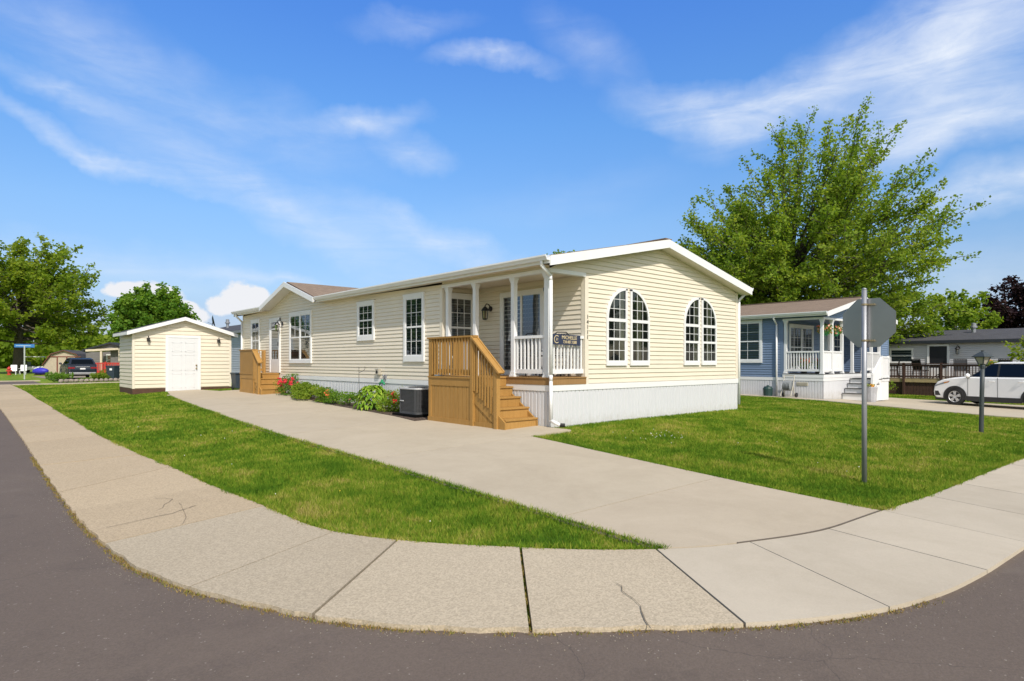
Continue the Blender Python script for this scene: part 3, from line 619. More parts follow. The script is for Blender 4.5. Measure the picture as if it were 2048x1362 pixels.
def arch_window(parent, loc, rotz, w, h, right_high=True):
    """tall window with a quarter-round top: square to z=sp, then a quarter ellipse rising towards one side"""
    sp = h - w * 1.0; tr = .055; d = .04; f = MB()
    mx = (lambda x: x) if right_high else (lambda x: w - x)
    def arc(off, n=14):  # from outer low side up to the high side
        return [(mx(w - (w - off) * math.cos(a) if False else off + (w - off - (off if False else 0)) * (1 - math.cos(a))), sp + (h - sp - off) * math.sin(a)) for a in [math.pi / 2 * i / n for i in range(n + 1)]]
    def ring(off0, off1, n=14):
        o_, i_ = [], []
        for k in range(n + 1):
            a = math.pi / 2 * k / n
            o_.append((off0 + (w - off0) * (1 - math.cos(a)), sp + (h - sp - off0) * math.sin(a))); i_.append((off1 + (w - off1) * (1 - math.cos(a)), sp + (h - sp - off1) * math.sin(a)))
        return o_, i_
    o_, i_ = ring(0, tr)
    for (a, b, c, e) in zip(o_[:-1], o_[1:], i_[1:], i_[:-1]):
        q = [(mx(x), z) for x, z in (a, b, c, e)]; f.prism([(x, -d, z) for x, z in q], (0, d, 0))
    b2 = lambda x0, z0, x1, z1, dd=d: f.box((min(mx(x0), mx(x1)), -dd, z0), (max(mx(x0), mx(x1)), 0, z1))
    b2(0, 0, w, .085); b2(0, .085, tr, sp); b2(w - tr, .085, w, h - tr * .3)
    z1, z2 = h * .335, sp - .02
    b2(tr, z1 - .025, w - tr, z1 + .03, d - .006); b2(tr, z2 - .035, w - tr, z2 + .035, d - .003)
    sh = .03; b2(w - tr - sh, .115, w - tr, z1 - .03, d - .012); b2(tr, .085, w - tr, .115, d - .01)
    win = f.build('window', WHITE, parent, loc, rotz)
    rects = [(tr, .115, w - tr - sh, z1 - .025), (tr, z1 + .03, w - tr, z2 - .035)]
    rects = [(min(mx(a), mx(c)), b, max(mx(a), mx(c)), e) for a, b, c, e in rects]
    bk, pn, mu, cu = MB(), MB(), MB(), MB(); yp = -.02
    top = [(x, z) for x, z in i_ if True]; zb = z2 + .035
    pts = [(tr, zb)] + [(x, z) for x, z in top if z > zb and x < w - tr] + [(w - tr, sp + (h - sp - tr) * math.sqrt(max(0, 1 - (tr / (w - tr)) ** 2))), (w - tr, zb)]
    poly = [(mx(x), z) for x, z in pts]
    if right_high: poly = poly[::-1]
    for y, m_ in ((-.004, bk), (yp, pn)): m_.poly([(x, y, z) for x, z in poly])
    for x0, za, x1, zc in rects:
        for y, m_ in ((-.004, bk), (yp, pn)): m_.poly([(x0, y, za), (x1, y, za), (x1, y, zc), (x0, y, zc)])
        for i in (1, 2): x = x0 + (x1 - x0) * i / 3; mu.box((x - .006, yp - .004, za), (x + .006, yp - .001, zc))
        z = (za + zc) / 2; mu.box((x0, yp - .005, z - .006), (x1, yp - .001, z + .006))
    W0, W1 = tr, w - tr
    def ztop(x): q = (w - x) / (w - tr); return sp + (h - sp - tr) * math.sqrt(max(0, 1 - q * q))
    for i in (1, 2):
        x = W0 + (W1 - W0) * i / 3; a, b = sorted((mx(x - .006), mx(x + .006))); mu.box((a, yp - .004, zb), (b, yp - .001, ztop(x)))
    ht = ztop(W1) - zb
    for i in (1, 2):
        z = zb + ht * i / 3; q = (z - sp) / (h - sp - tr); xl = w - (w - tr) * math.sqrt(max(0, 1 - q * q)) if q > 0 else tr
        a, b = sorted((mx(max(tr, xl)), mx(W1))); mu.box((a, yp - .005, z - .006), (b, yp - .001, z + .006))
    c0, c1 = (w * .62, w * .86) if right_high else (w * .30, w * .58); m = 8
    for i in range(m):
        a, b = c0 + (c1 - c0) * i / m, c0 + (c1 - c0) * (i + 1) / m; ya, yb = (-.006, -.014) if i % 2 else (-.014, -.006)
        zt = min(ztop(w - a if not right_high else a), ztop(w - b if not right_high else b)) - .02; s_ = .10 * (1 if right_high else -1)
        cu.poly([(a + s_ * 0, ya, .12), (b + s_ * 0, yb, .12), (b, yb, zt), (a, ya, zt)])
    bk.build('dim_room', ROOM, win); pn.build('pane', GLASS, win); mu.build('muntins', WHITE, win); cu.build('curtain', CURT, win)
    return win
def lantern(parent, loc, rotz, s=1.0):
    """wall lantern on a curved arm; -y outward"""
    m = MB(); m.lathe([(.001, 0), (.055, 0), (.055, .02), (.02, .03)], (0, -.03, 0), 12, 'y'); m.tube([(0, -.02, .02), (0, -.07, .09), (0, -.13, .10), (0, -.17, .05)], .012, 6)
    c = (0, -.17); m.lathe([(.004, .05), (.02, .04), (.07, -.01), (.085, -.05), (.075, -.055)], (*c, 0), 8)
    for k in range(4):
        a = math.pi / 4 + k * math.pi / 2; m.tube([(c[0] + .062 * math.cos(a), c[1] + .062 * math.sin(a), -.05), (c[0] + .05 * math.cos(a), c[1] + .05 * math.sin(a), -.22)], .007, 4)
    m.lathe([(.055, -.22), (.055, -.235), (.02, -.25)], (*c, 0), 8)
    o = m.build('wall_lantern', BLACK, parent, loc, rotz); o.scale = (s, s, s)
    g = MB(); g.lathe([(.058, -.055), (.046, -.218)], (*c, 0), 8); g.build('lantern_glass', LAMPG, o)
    return o
def post(mb, x, y, z0, z1, s=.05):
    mb.box((x - s, y - s, z0 + .10), (x + s, y + s, z1 - .10))
    for a, b, k in ((z0, z0 + .035, 1.55), (z0 + .035, z0 + .10, 1.25), (z1 - .10, z1 - .05, 1.2), (z1 - .05, z1, 1.5)): mb.box((x - s * k, y - s * k, a), (x + s * k, y + s * k, b))
def rail(parent, p0, p1, z0, z1, m, name='railing', top=(.075, .06), bal=.017, pitch=.108, slab=False):
    p0, p1 = Vector((*p0, 0)), Vector((*p1, 0)); d = p1 - p0; L = d.length; d /= L; r = MB(); up = lambda p, z: (p.x, p.y, z)
    r.beam(up(p0, z1 - top[1] / 2), up(p1, z1 - top[1] / 2), top[0], top[1]); lo = MB(); lo.beam(up(p0, z0 + .045), up(p1, z0 + .045), .05, .09)
    n = max(1, round(L / pitch)); b = MB()
    if slab:
        k = int(L / .05)
        for i in range(k):
            q = p0 + d * (L * (i + .5) / k); b.beam(up(q, z0 + .09), up(q, z1 - top[1]), .012 if i % 4 == 3 else .03, .05, (d.x, d.y, 0))
    else:
        for i in range(n):
            q = p0 + d * (L * (i + .5) / n); b.beam(up(q, z0 + .09), up(q, z1 - top[1]), 2 * bal, 2 * bal, (d.x, d.y, 0))
    o = r.build(name, m, parent); b.build('balusters', m, o); lo.build('bottom_rail', m, o); return o

FLOOR, BAND0, BAND1, EAVE, SOF, OV, OVG = .97, .695, .815, 3.36, 3.13, .27, .28
SL = .2075
def house_shell(h, Wd, Ln, D, Lp, side, trim, shing, dormer=None, skirt_bottom=-.2, gable_from=None):
    """double-wide home: gable towards -Y at y=0, long wall at x=0, porch notch x 0..D, y 0..Lp"""
    rz = lambda x: EAVE - .15 + SL * (min(x, Wd - x))
    def clipG(z):
        if z < SOF: return [(D, Wd)]
        a = max(0, (z - (EAVE - .15)) / SL); return [(a, Wd - a)]
    g = MB(); siding(g, (0, 0), (1, 0), (0, -1), Wd, BAND1, EAVE - .15 + SL * Wd / 2, clipG); g.build('gable_wall', side, h)
    s = MB(); top = EAVE - .118
    def clipL(z):
        if z <= top: return [(0, Ln - Lp)]
        if not dormer: return [(0, 0)]
        y0, ya, y1, za = dormer; k = (za - .12 - z) / (za - .12 - top); k = max(0, min(1, k)); return [(Ln - (ya + (y1 - ya) * k), Ln - (ya - (ya - y0) * k))]
    siding(s, (0, Ln), (0, -1), (-1, 0), Ln - Lp, BAND1, (dormer[3] - .12) if dormer else top, clipL); s.build('long_wall', side, h)
    q = MB(); siding(q, (D, Lp), (0, -1), (-1, 0), Lp, FLOOR, SOF); siding(q, (0, Lp), (1, 0), (0, -1), D, FLOOR, SOF); q.build('porch_wall', side, h)
    b = MB(); b.box((D + .02, .03, BAND0), (Wd - .02, Lp, EAVE - .2)); b.box((.02, Lp + .03, BAND0), (Wd - .02, Ln - .02, EAVE - .2)); b.build('inner_wall', ROOM, h)
    e = MB(); siding(e, (Wd, 0), (0, 1), (1, 0), Ln, BAND1, EAVE - .15, g=.3); siding(e, (Wd, Ln), (-1, 0), (0, 1), Wd, BAND1, EAVE - .15 + SL * Wd / 2, lambda z: clipG(max(z, SOF + .01)) if z > SOF else [(0, Wd)], g=.3); e.build('back_wall', side, h)
    w = .09
    for x, y, z0, z1 in ((D, 0, BAND1, SOF), (Wd, 0, BAND1, rz(0)), (0, Lp, BAND1, SOF), (0, Ln, BAND1, top)):
        c = MB(); sx, sy = (1 if x > .5 * Wd else -1), (1 if y > .5 * Ln else -1); sx = -1 if x == D else sx; sy = -1 if y == Lp else sy
        xa, xb = sorted((x + sx * .02, x - sx * w)); ya, yb = sorted((y + sy * .02, y - sy * .0)); c.box((xa, ya, z0), (xb, yb, z1))
        xa, xb = sorted((x + sx * .02, x)); ya, yb = sorted((y + sy * .003, y - sy * w)); c.box((xa, ya, z0), (xb, yb, z1 - .002)); c.build('corner_trim', trim, h)
    k = MB(); zb = skirt_bottom
    skirting(k, (0, 0), (Wd, 0), (0, -1), zb, BAND0 + .01); skirting(k, (0, Ln), (0, 0), (-1, 0), zb, BAND0 + .01, .105); skirting(k, (Wd, 0), (Wd, Ln), (1, 0), zb, BAND0 + .01); skirting(k, (Wd, Ln), (0, Ln), (0, 1), zb, BAND0 + .01)
    k.box((.01, .01, zb), (Wd - .01, Ln - .01, BAND0)); sk = k.build('skirting', SKIRT, h)
    m = MB(); t_ = .028
    m.box((-t_, -t_, BAND0), (Wd + t_, .0, BAND1)); m.box((-t_, .0, BAND0), (0, Ln, BAND1 - .001)); m.box((Wd, 0, BAND0), (Wd + t_, Ln + t_, BAND1)); m.box((0, Ln, BAND0), (Wd, Ln + t_, BAND1 - .001)); m.build('skirting_band', WHITE, h)
    # porch ceiling and header
    p = MB(); p.box((.0, .0, SOF), (D, Lp, SOF + .03)); p.build('porch_ceiling', trim, h)
    p = MB(); siding(p, (0, Lp), (0, -1), (-1, 0), Lp, SOF + .03, top); p.build('porch_header', side, h)
    p = MB(); p.box((-.03, -.03, SOF - .05), (.10, Lp, SOF + .03)); p.box((.10, -.03, SOF - .05), (D, .10, SOF + .03)); p.build('porch_beam', WHITE, h)
    # roof
    r = MB(); y0, y1 = -OVG, Ln + OVG; rg = Wd / 2; zr = EAVE + SL * (rg + OV)
    def slope(sgn, y0=y0, y1=y1, ex=None):
        ex = (-OV if sgn < 0 else Wd + OV) if ex is None else ex; EAVE = 3.36 if ex < 0 or ex > Wd else 3.36 + SL * (ex + OV)
        r.mesh([(ex, y0, EAVE), (rg, y0, zr), (rg, y1, zr), (ex, y1, EAVE), (ex, y0, EAVE - .03), (rg, y0, zr - .03), (rg, y1, zr - .03), (ex, y1, EAVE - .03)], [(0, 1, 2, 3), (4, 7, 6, 5), (0, 3, 7, 4), (0, 4, 5, 1), (3, 2, 6, 7)])
    if dormer: slope(-1, y0, dormer[0]); slope(-1, dormer[0], dormer[2], .02); slope(-1, dormer[2], y1)
    else: slope(-1)
    slope(1); r.beam((rg, y0, zr + .005), (rg, y1, zr + .005), .26, .02)
    if dormer:
        ya0, ya, ya1, za = dormer; xb = (za + .02 - EAVE) / SL - OV; o_ = .0
        for ye in (ya0, ya1):
            r.mesh([(-OV - .02, ye, EAVE + .004), (-OV - .02, ya, za + .02), (xb, ya, za + .02), (-OV - .02, ye, EAVE - .026), (-OV - .02, ya, za - .01)], [(0, 1, 2), (3, 4, 1, 0)])
    roof = r.build('roof', shing, h)
    bh = .19
    for y in (-OVG - .022, Ln + OVG):
        for ex in (-OV - .02, Wd + OV + .02):
            f = MB(); ze = EAVE - .02 * SL - .015; f.prism([(ex, y, ze), (rg, y, zr - .012), (rg, y, zr - .012 - bh), (ex, y, ze - bh)], (0, .022, 0)); f.build('rake_board', WHITE, h)
    sf = MB()
    for ya, yb in ((-OVG, 0), (Ln, Ln + OVG)):
        for s0, s1 in ((0, rg), (Wd, rg)):
            za, zb2 = rz(0) + .004, rz(rg) + .004; ex = -OV if s0 == 0 else Wd + OV; zee = za - OV * SL
            sf.poly([(ex, ya, zee), (rg, ya, zb2), (rg, yb, zb2), (ex, yb, zee)])
    for qa, qb in (((0, dormer[0]), (dormer[2], Ln)) if dormer else ((0, Ln),)): sf.poly([(-OV, qa, EAVE - .155), (0.02, qa, EAVE - .135), (0.02, qb, EAVE - .135), (-OV, qb, EAVE - .155)])
    sf.poly([(Wd + OV, 0, EAVE - .155), (Wd, 0, EAVE - .135), (Wd, Ln, EAVE - .135), (Wd + OV, Ln, EAVE - .155)])
    sf.build('soffit', trim, h)
    # gutters
    def gutter(ya, yb, sx=-1):
        gt = MB()
        x = -OV - .022 if sx < 0 else Wd + OV + .022; pr = [(0, 0), (0, -.10), (.075, -.10), (.09, -.06), (.115, -.03), (.115, 0), (.10, 0), (.08, -.05), (.01, -.08)]
        gt.prism([(x + sx * a, ya, EAVE - .005 + b) for a, b in pr], (0, yb - ya, 0)); a_, b_ = sorted((x, x - sx * .022)); gt.box((a_, ya, EAVE - .16), (b_, yb, EAVE - .03)); gt.build('gutter', WHITE, h)
    if dormer: gutter(-OVG, dormer[0]); gutter(dormer[2], Ln + OVG)
    else: gutter(-OVG, Ln + OVG)
    gutter(-OVG, Ln + OVG, 1)
    if dormer:
        ya0, ya, ya1, za = dormer
        for ye in (ya0 - .1, ya1 + .1):
            d_ = MB(); zee = EAVE - .02; x = -OV - .145; d_.prism([(x, ye, zee), (x, ya, za + .01), (x, ya, za - .16), (x, ye, zee - .16)], (.03, 0, 0))
            d_.poly([(x + .03, ye, zee - .14), (x + .03, ya, za - .14), (0, ya, za - .14), (0, ye, zee - .14)]); d_.build('dormer_board', WHITE, h)
    return zr
def downspout(h, pts, name='downspout'):
    m = MB(); w = .036
    for a, b in zip(pts[:-1], pts[1:]): m.tube([a, b], w, 8)
    for p in pts[1:-1]: m.ball(p, w * 1.02, 8, 6)
    return m.build(name, WHITE, h, smooth=True)

def settle(root, base):
    root.location = base; b = Vector(base)
    for ch in root.children:
        if ch.location.length > 1e-6 or ch.rotation_euler.z: ch.location = ch.location - b
        elif ch.type == 'MESH': ch.data.transform(Matrix.Translation(-b)); _settle(ch, b)
def _settle(o, b):
    for ch in o.children:
        if ch.type == 'MESH' and ch.location.length < 1e-6: ch.data.transform(Matrix.Translation(-b))
def text(body, size, loc, m, parent, name, rot=(R(90), 0, 0), align='CENTER', ext=.002, sx=1.0):
    c = bpy.data.curves.new('txt', 'FONT'); c.body = body; c.size = size; c.align_x = align; c.align_y = 'CENTER'; c.extrude = ext
    o = bpy.data.objects.new('txt', c); COL.objects.link(o); bpy.context.view_layer.update()
    me = bpy.data.meshes.new_from_object(o.evaluated_get(bpy.context.evaluated_depsgraph_get())); bpy.data.objects.remove(o)
    me.materials.clear(); me.materials.append(m); n = bpy.data.objects.new(name, me); COL.objects.link(n); n.location = loc; n.rotation_euler = rot; n.scale = (sx, 1, 1)
    if parent: n.parent = parent
    return n
W90 = R(-90)
# ------------------------------------------------------------------ the cream house
HW, HL = 7.41, 17.88
H = thing('house', 'long cream sided single storey house with a corner porch and two arched double windows', 'house')
house_shell(H, HW, HL, 1.05, 3.69, CREAM, CREAMT, SHING, dormer=(10.3, 12.57, 14.85, 4.05))
xw = -.010
window(H, (xw, 16.86, 1.28), W90, .94, 1.67, cols=2, rows=(1, 2))
window(H, (xw, 13.0, 1.24), W90, 1.84, 1.77, lights=2, cols=[1, 2], rows=(1, 2), glass=DGLASS)
window(H, (xw, 7.96, 1.90), W90, .99, 1.13, cols=[3, 3], rows=(2, 2), sill=.14)
window(H, (xw, 5.40, 1.29), W90, .96, 1.75, cols=[3, 3], rows=(2, 2), sill=.15)
window(H, (.10, 3.69 - .012, 1.28), 0, .86, 1.70, cols=[3, 3], rows=(2, 2), sill=.12)
for x, hi in ((1.715, True), (2.555, False), (4.72, True), (5.54, False)):
    arch_window(H, (x, -.014, 1.20), 0, .715, 1.745, hi)
# back entrance: storm door
d = MB(); dw, dh = 1.0, 2.02; f = .085
d.box((0, -.05, 0), (f, 0, dh)); d.box((dw - f, -.05, 0), (dw, 0, dh)); d.box((0, -.052, dh - f), (dw, 0, dh)); d.box((f, -.03, .0), (dw - f, 0, .50)); d.box((f, -.035, .50), (f + .07, 0, dh - f)); d.box((dw - f - .07, -.035, .5), (dw - f, 0, dh - f)); d.box((f, -.034, dh - f - .07), (dw - f, 0, dh - f)); d.box((f + .07, -.036, 1.60), (dw - f - .07, 0, 1.64))
door = d.build('door', WHITE, H, (xw, 14.86, .89), W90); glazing(door, [(f + .07, .5, dw - f - .07, dh - f - .07)], -.02, DGLASS, 1, 1, behind='blind')
hm = MB(); hm.box((dw - f - .05, -.07, .98), (dw - f - .02, -.035, 1.12)); hm.build('handle', BLACK, door)
# sliding patio door
d = MB(); dw, dh, f = 1.50, 1.98, .07
d.box((0, -.05, 0), (f, 0, dh)); d.box((dw - f, -.05, 0), (dw, 0, dh)); d.box((0, -.052, dh - f), (dw, 0, dh)); d.box((0, -.055, 0), (dw, 0, .05))
rects = []
for a, b, y in ((f, dw / 2 + .03, -.045), (dw / 2 - .03, dw - f, -.035)):
    s = .055; d.box((a, y, .05), (a + s, 0, dh - f)); d.box((b - s, y + .002, .05), (b, 0, dh - f)); d.box((a + s, y, .05), (b - s, 0, .12)); d.box((a + s, y, dh - f - .05), (b - s, 0, dh - f)); rects.append((a + s, .12, b - s, dh - f - .05))
door = d.build('sliding_door', WHITE, H, (1.05 - .010, 2.70, FLOOR), W90); glazing(door, rects, -.02, DGLASS, 1, 1, behind=None)
cu = MB()
for i in range(11):
    a = rects[1][0] + .03 + i * .052; cu.poly([(a, -.006, .13), (a + .045, -.015, .13), (a + .045, -.015, dh - .14), (a, -.006, dh - .14)])
cu.build('vertical_blind', BLIND, door)
hm = MB(); hm.tube([(f + .03, -.05, .92), (f + .03, -.09, .95), (f + .03, -.09, 1.08), (f + .03, -.05, 1.11)], .011, 6); hm.build('handle', WHITE, door)
lantern(H, (1.05 - .012, 3.08, 2.60), W90, 1.15); lantern(H, (xw, 13.66, 2.68), W90, 1.2)
# porch floor, posts and white railings
p = MB(); p.box((-.035, -.035, BAND1 + .002), (1.05, 0, FLOOR - .025)); p.box((-.035, 0, BAND1 + .002), (0, 3.69, FLOOR - .026)); p.box((0, 0, BAND1), (1.05, 3.69, FLOOR - .03))
for i in range(26): p.box((-.05, -.05 + i * .144, FLOOR - .024), (1.045, -.05 + i * .144 + .138, FLOOR))
p.build('porch_floor', WOODD, H)
for y in (.13, 1.14, 2.46, 3.52):
    m = MB(); post(m, .06, y, FLOOR, SOF - .05); m.build('porch_post', WHITE, H)
rail(H, (.06, 1.09), (.06, .18), 1.04, 1.83, WHITE); rail(H, (.06, 3.47), (.06, 2.51), 1.04, 1.83, WHITE); rail(H, (.11, .055), (1.03, .055), 1.04, 1.83, WHITE)
# gutters down, house number, service boxes
downspout(H, [(-.33, -.10, 3.26), (-.33, -.10, 3.17), (-.09, -.10, 2.98), (-.075, -.10, 2.9), (-.075, -.10, 1.02), (-.075, -.10, .90), (-.085, -.11, .12), (-.02, -.30, .04)])
m = MB(); m.tube([(-.02, -.30, .04), (.05, -.36, .035)], .042, 8); m.build('drain_tip', BLACK, H)
downspout(H, [(HW + .33, -.05, 3.26), (HW + .33, -.05, 3.18), (HW + .06, -.03, 3.0), (HW + .06, -.03, .1)])
downspout(H, [(-.33, HL - .1, 3.26), (-.33, HL - .1, 3.16), (-.05, HL + .04, 2.95), (-.05, HL + .04, .3)])
for i, ch in enumerate('14111'): text(ch, .125, (1.105, -.027, 2.235 - i * .108), BLACK, H, 'house_number')
m = MB(); m.box((-.10, 6.62, .93), (-.012, 6.80, 1.09)); m.lathe([(.05, 0), (.05, .06), (.02, .065)], (-.10, 6.71, 1.0), 10, 'x'); m.build('outdoor_socket', mat('grey_beige_box', (.42, .39, .33), .6), H)
m = MB(); m.box((-.13, 3.62, .86), (-.012, 3.80, 1.22)); m.tube([(-.07, 3.66, .86), (-.07, 3.66, .60), (-.25, 3.7, .45)], .014, 6); m.build('switch_box', mat('blue_grey_box', (.30, .34, .38), .5), H)
m = MB(); m.box((-.06, 6.30, .80), (-.012, 6.40, .92)); m.tube([(-.03, 6.35, .86), (-.11, 6.35, .86), (-.13, 6.35, .80)], .016, 6); m.ball((-.10, 6.35, .91), .03, 8, 5); tap = m.build('garden_tap', GALV, H)

# garden hose on the tap
G = thing('garden_hose', 'dark hose with green splitter hanging from the tap above the hosta', 'hose')
m = MB(); m.tube([(-.13, 6.35, .80), (-.14, 6.35, .74), (-.15, 6.34, .70)], .035, 8); m.tube([(-.14, 6.35, .74), (-.14, 6.25, .70), (-.14, 6.22, .66)], .028, 8); m.tube([(-.14, 6.35, .74), (-.14, 6.45, .70), (-.14, 6.47, .67)], .028, 8); m.build('splitter', mat('green_plastic', (.03, .26, .12), .4), G)
m = MB(); m.tube([(-.14, 6.47, .67), (-.16, 6.50, .56), (-.2, 6.54, .40), (-.24, 6.56, .2), (-.28, 6.56, .03)], .016, 8); m.build('hose', mat('dark_hose', (.03, .04, .05), .5), G); settle(G, (-.2, 6.4, .02))
# shepherd's hook
m = MB(); m.tube([(-.3, 7.36, -.1), (-.3, 7.36, 1.13)], .007, 6); m.tube([(-.3, 7.36, .98), (-.3, 7.30, .99), (-.3, 7.1, 1.03), (-.3, 7.02, 1.08), (-.3, 6.99, 1.13), (-.3, 7.01, 1.15), (-.3, 7.04, 1.13)], .006, 6)
o = m.build('plant_hook', BLACK); tag(o, "thin black shepherd's hook staked in the flower bed by the long wall", 'plant hook')

# ------------------------------------------------------------------ timber stairs
def timber_stairs(label, xo, ya, yb, floor, gnd, n, run, rtop, solid, face=None):
    S = thing('wooden_stairs', label, 'stairs', group='tan timber stairs against the long wall')
    rise = (floor - gnd) / n; xi = -.035
    p = MB(); nb = round((yb - ya) / .14)
    for i in range(nb): p.box((xo - .03, ya - .03 + i * (yb - ya + .05) / nb, floor - .035), (xi, ya - .035 + (i + 1) * (yb - ya + .05) / nb, floor))
    p.box((xo - .012, ya - .012, floor - .20), (xo + .03, yb + .012, floor - .036)); p.box((xo + .03, ya - .012, floor - .20), (xi, ya + .03, floor - .036)); p.box((xo + .03, yb - .03, floor - .20), (xi, yb + .012, floor - .036)); p.build('landing', WOOD, S)
    q = MB(); k = 0; y = ya + .05
    while y < yb - .005: y2 = min(y + .145, yb); q.box((xo + .0, y + .016, gnd - .02), (xo + .022, y2, floor - .201)); y = y2
    q.box((xo - .022, ya + .05, gnd - .06), (xo - .001, yb + .02, gnd + .12)); q.box((xo + .025, yb - .022, gnd - .02), (xi, yb, floor - .201)); q.build('side_panel', WOOD, S)
    for i in range(n - 1):
        zt = floor - rise * (i + 1); yn = ya - run * (i + 1); tr = MB(); tr.box((xo + .04, yn, zt - .035), (xi - .005, yn + run + .03, zt)); o = tr.build('tread', WOOD, S, bevel=.004)
        r = MB(); r.box((xo + .05, yn + .025, zt - rise + (.002 if i < n - 2 else -.05)), (xi - .01, yn + .05, zt - .036)); r.build('riser', WOOD, o)
    r = MB(); r.box((xo + .05, ya + .014, floor - rise + .002), (xi - .01, ya + .028, floor - .04)); r.build('riser', WOOD, S)
    yl = ya - run * (n - 1)
    for x in (xo + .01, xi - .045):
        st = MB(); st.prism([(x, ya, floor - rise * 1.0), (x, yl, gnd + rise * .72), (x, yl, gnd - .03), (x, yl + .12, gnd - .03), (x, ya, floor - rise * 1.0 - .30)], (.035, 0, 0)); st.build('stringer', WOOD, S)
    q = MB(); y = yl + .13
    while y < ya - .05:
        f = (y - yl) / (ya - yl); zt = gnd + (floor - rise - .30 - gnd) * f; q.box((xo + .028, y + .016, gnd - .02), (xo + .044, min(y + .14, ya), max(gnd, zt + .05))); y += .14
    q.box((xo + .008, yl + .12, gnd - .05), (xo + .027, ya - .055, gnd + .11)); q.build('skirt_boards', WOOD, S)
    # posts and rails
    yp = yl + .24; slope_ = rise / run; zb = rtop - .04 - (ya - yp) * slope_
    for x, y, z1 in ((xo + .015, ya + .0, rtop - .04), (xo + .03, yb - .05, rtop - .04), (xo + .015, yp, zb - .03)):
        m = MB(); m.box((x - .047, y - .047, gnd - .05), (x + .047, y + .047, z1)); m.build('post', WOOD, S, bevel=.004)
    m = MB(); m.box((xo - .04, ya - .08, rtop - .038), (xo + .10, yb + .03, rtop)); m.box((xo + .012, ya + .04, rtop - .12), (xo + .05, yb - .09, rtop - .037)); o = m.build('landing_rail', WOOD, S); m = MB(); m.box((xo + .012, ya + .04, floor + .07), (xo + .05, yb - .09, floor + .15)); m.build('bottom_rail', WOOD, o)
    b = MB(); L = yb - ya - .15; nb = round(L / (.10 if not solid else .09))
    for i in range(nb):
        y = ya + .07 + L * (i + .5) / nb
        if solid: b.box((xo - .018, y - L / nb / 2 + .002, floor - .02), (xo + .01, y + L / nb / 2 - .002, rtop - .04))
        else: b.box((xo - .022, y - .018, floor + .03), (xo + .011, y + .018, rtop - .04))
    b.build('balusters', WOOD, o)
    m = MB(); m.box((xo + .09, yb - .07, rtop - .036), (xi, yb + .04, rtop)); o = m.build('landing_rail', WOOD, S); m = MB(); m.box((xo + .09, yb - .045, floor + .07), (xi, yb - .005, floor + .15)); m.build('bottom_rail', WOOD, o); b = MB()
    for i in range(7): x = xo + .16 + i * (abs(xo) - .22) / 7; b.box((x - .018, yb - .065, floor + .03), (x + .018, yb - .046, rtop - .04))
    m = MB(); m.box((xi - .09, yb - .07, floor), (xi, yb + .02, rtop - .04)); m.build('post', WOOD, S); b.build('balusters', WOOD, o)
    m = MB(); up = (1, 0, 0); y0, z0 = yp - .14, zb - .14 * slope_ ; y1, z1 = ya - .02, rtop - .0
    for dx, dz in ((.0, .0), (.075, .02)): m.beam((xo + .005 + dx, y0 + (.0 if dx == 0 else .0), z0 + dz), (xo + .005 + dx, y1, z1 - .03 + dz), .14 if dx == 0 else .035, .036)
    m.beam((xo + .055, yp + .05, zb - .16), (xo + .055, ya - .05, rtop - .16), .035, .085); o = m.build('stair_rail', WOOD, S); b = MB(); nb = max(4, round((ya - yp) / .095))
    for i in range(nb):
        y = yp + .03 + (ya - yp - .06) * (i + .5) / nb; zr = rtop - .05 - (ya - y) * slope_; zl = floor - rise - (ya - y) * slope_ + .02 * 1
        b.box((xo - .02, y - .018, zl - .04 * (i % 2)), (xo + .010, y + .018, zr))
    b.build('balusters', WOOD, o)
    settle(S, ((xo) / 2, (yl + yb) / 2, gnd)); return S
timber_stairs('tan timber stairs rising to the front porch beside the air conditioner', -.95, 1.30, 2.87, FLOOR, -.05, 5, .25, 1.83, False)
timber_stairs('small tan timber stairs at the far back door with a solid board side', -.95, 13.95, 15.35, .88, .17, 4, .24, 1.74, True)
m = MB(); m.ball((-.80, 14.25, .93), (.05, .16, .06), 10, 6); tag(m.build('shoe_bag', mat('off_white_cloth', (.62, .60, .54), .8)), 'small off-white bundle lying on the landing of the back stairs', 'bundle')
# wheelie bin behind the back stairs
B_ = thing('waste_bin', 'narrow dark blue wheeled bin beside the back timber stairs', 'bin', (-.50, 16.75, Tz(-.5, 16.75)))
m = MB(); m.mesh([(-.22, -.25, .05), (.22, -.25, .05), (.22, .25, .05), (-.22, .25, .05), (-.27, -.30, .62), (.27, -.30, .62), (.27, .30, .62), (-.27, .30, .62)], [(0, 3, 2, 1), (4, 5, 6, 7), (0, 1, 5, 4), (1, 2, 6, 5), (2, 3, 7, 6), (3, 0, 4, 7)]); DB = mat('dark_blue_plastic', (.03, .045, .065), .5); m.build('body', DB, B_, bevel=.02)
m = MB(); m.box((-.29, -.33, .62), (.29, .32, .67)); m.tube([(-.25, .36, .60), (.25, .36, .60)], .02, 6); m.build('lid', DB, B_, bevel=.015)
for x in (-.2, .2): m = MB(); m.lathe([(.09, -.03), (.09, .03)], (x, .24, .09), 12, 'x'); m.build('wheel', RUBBER, B_)

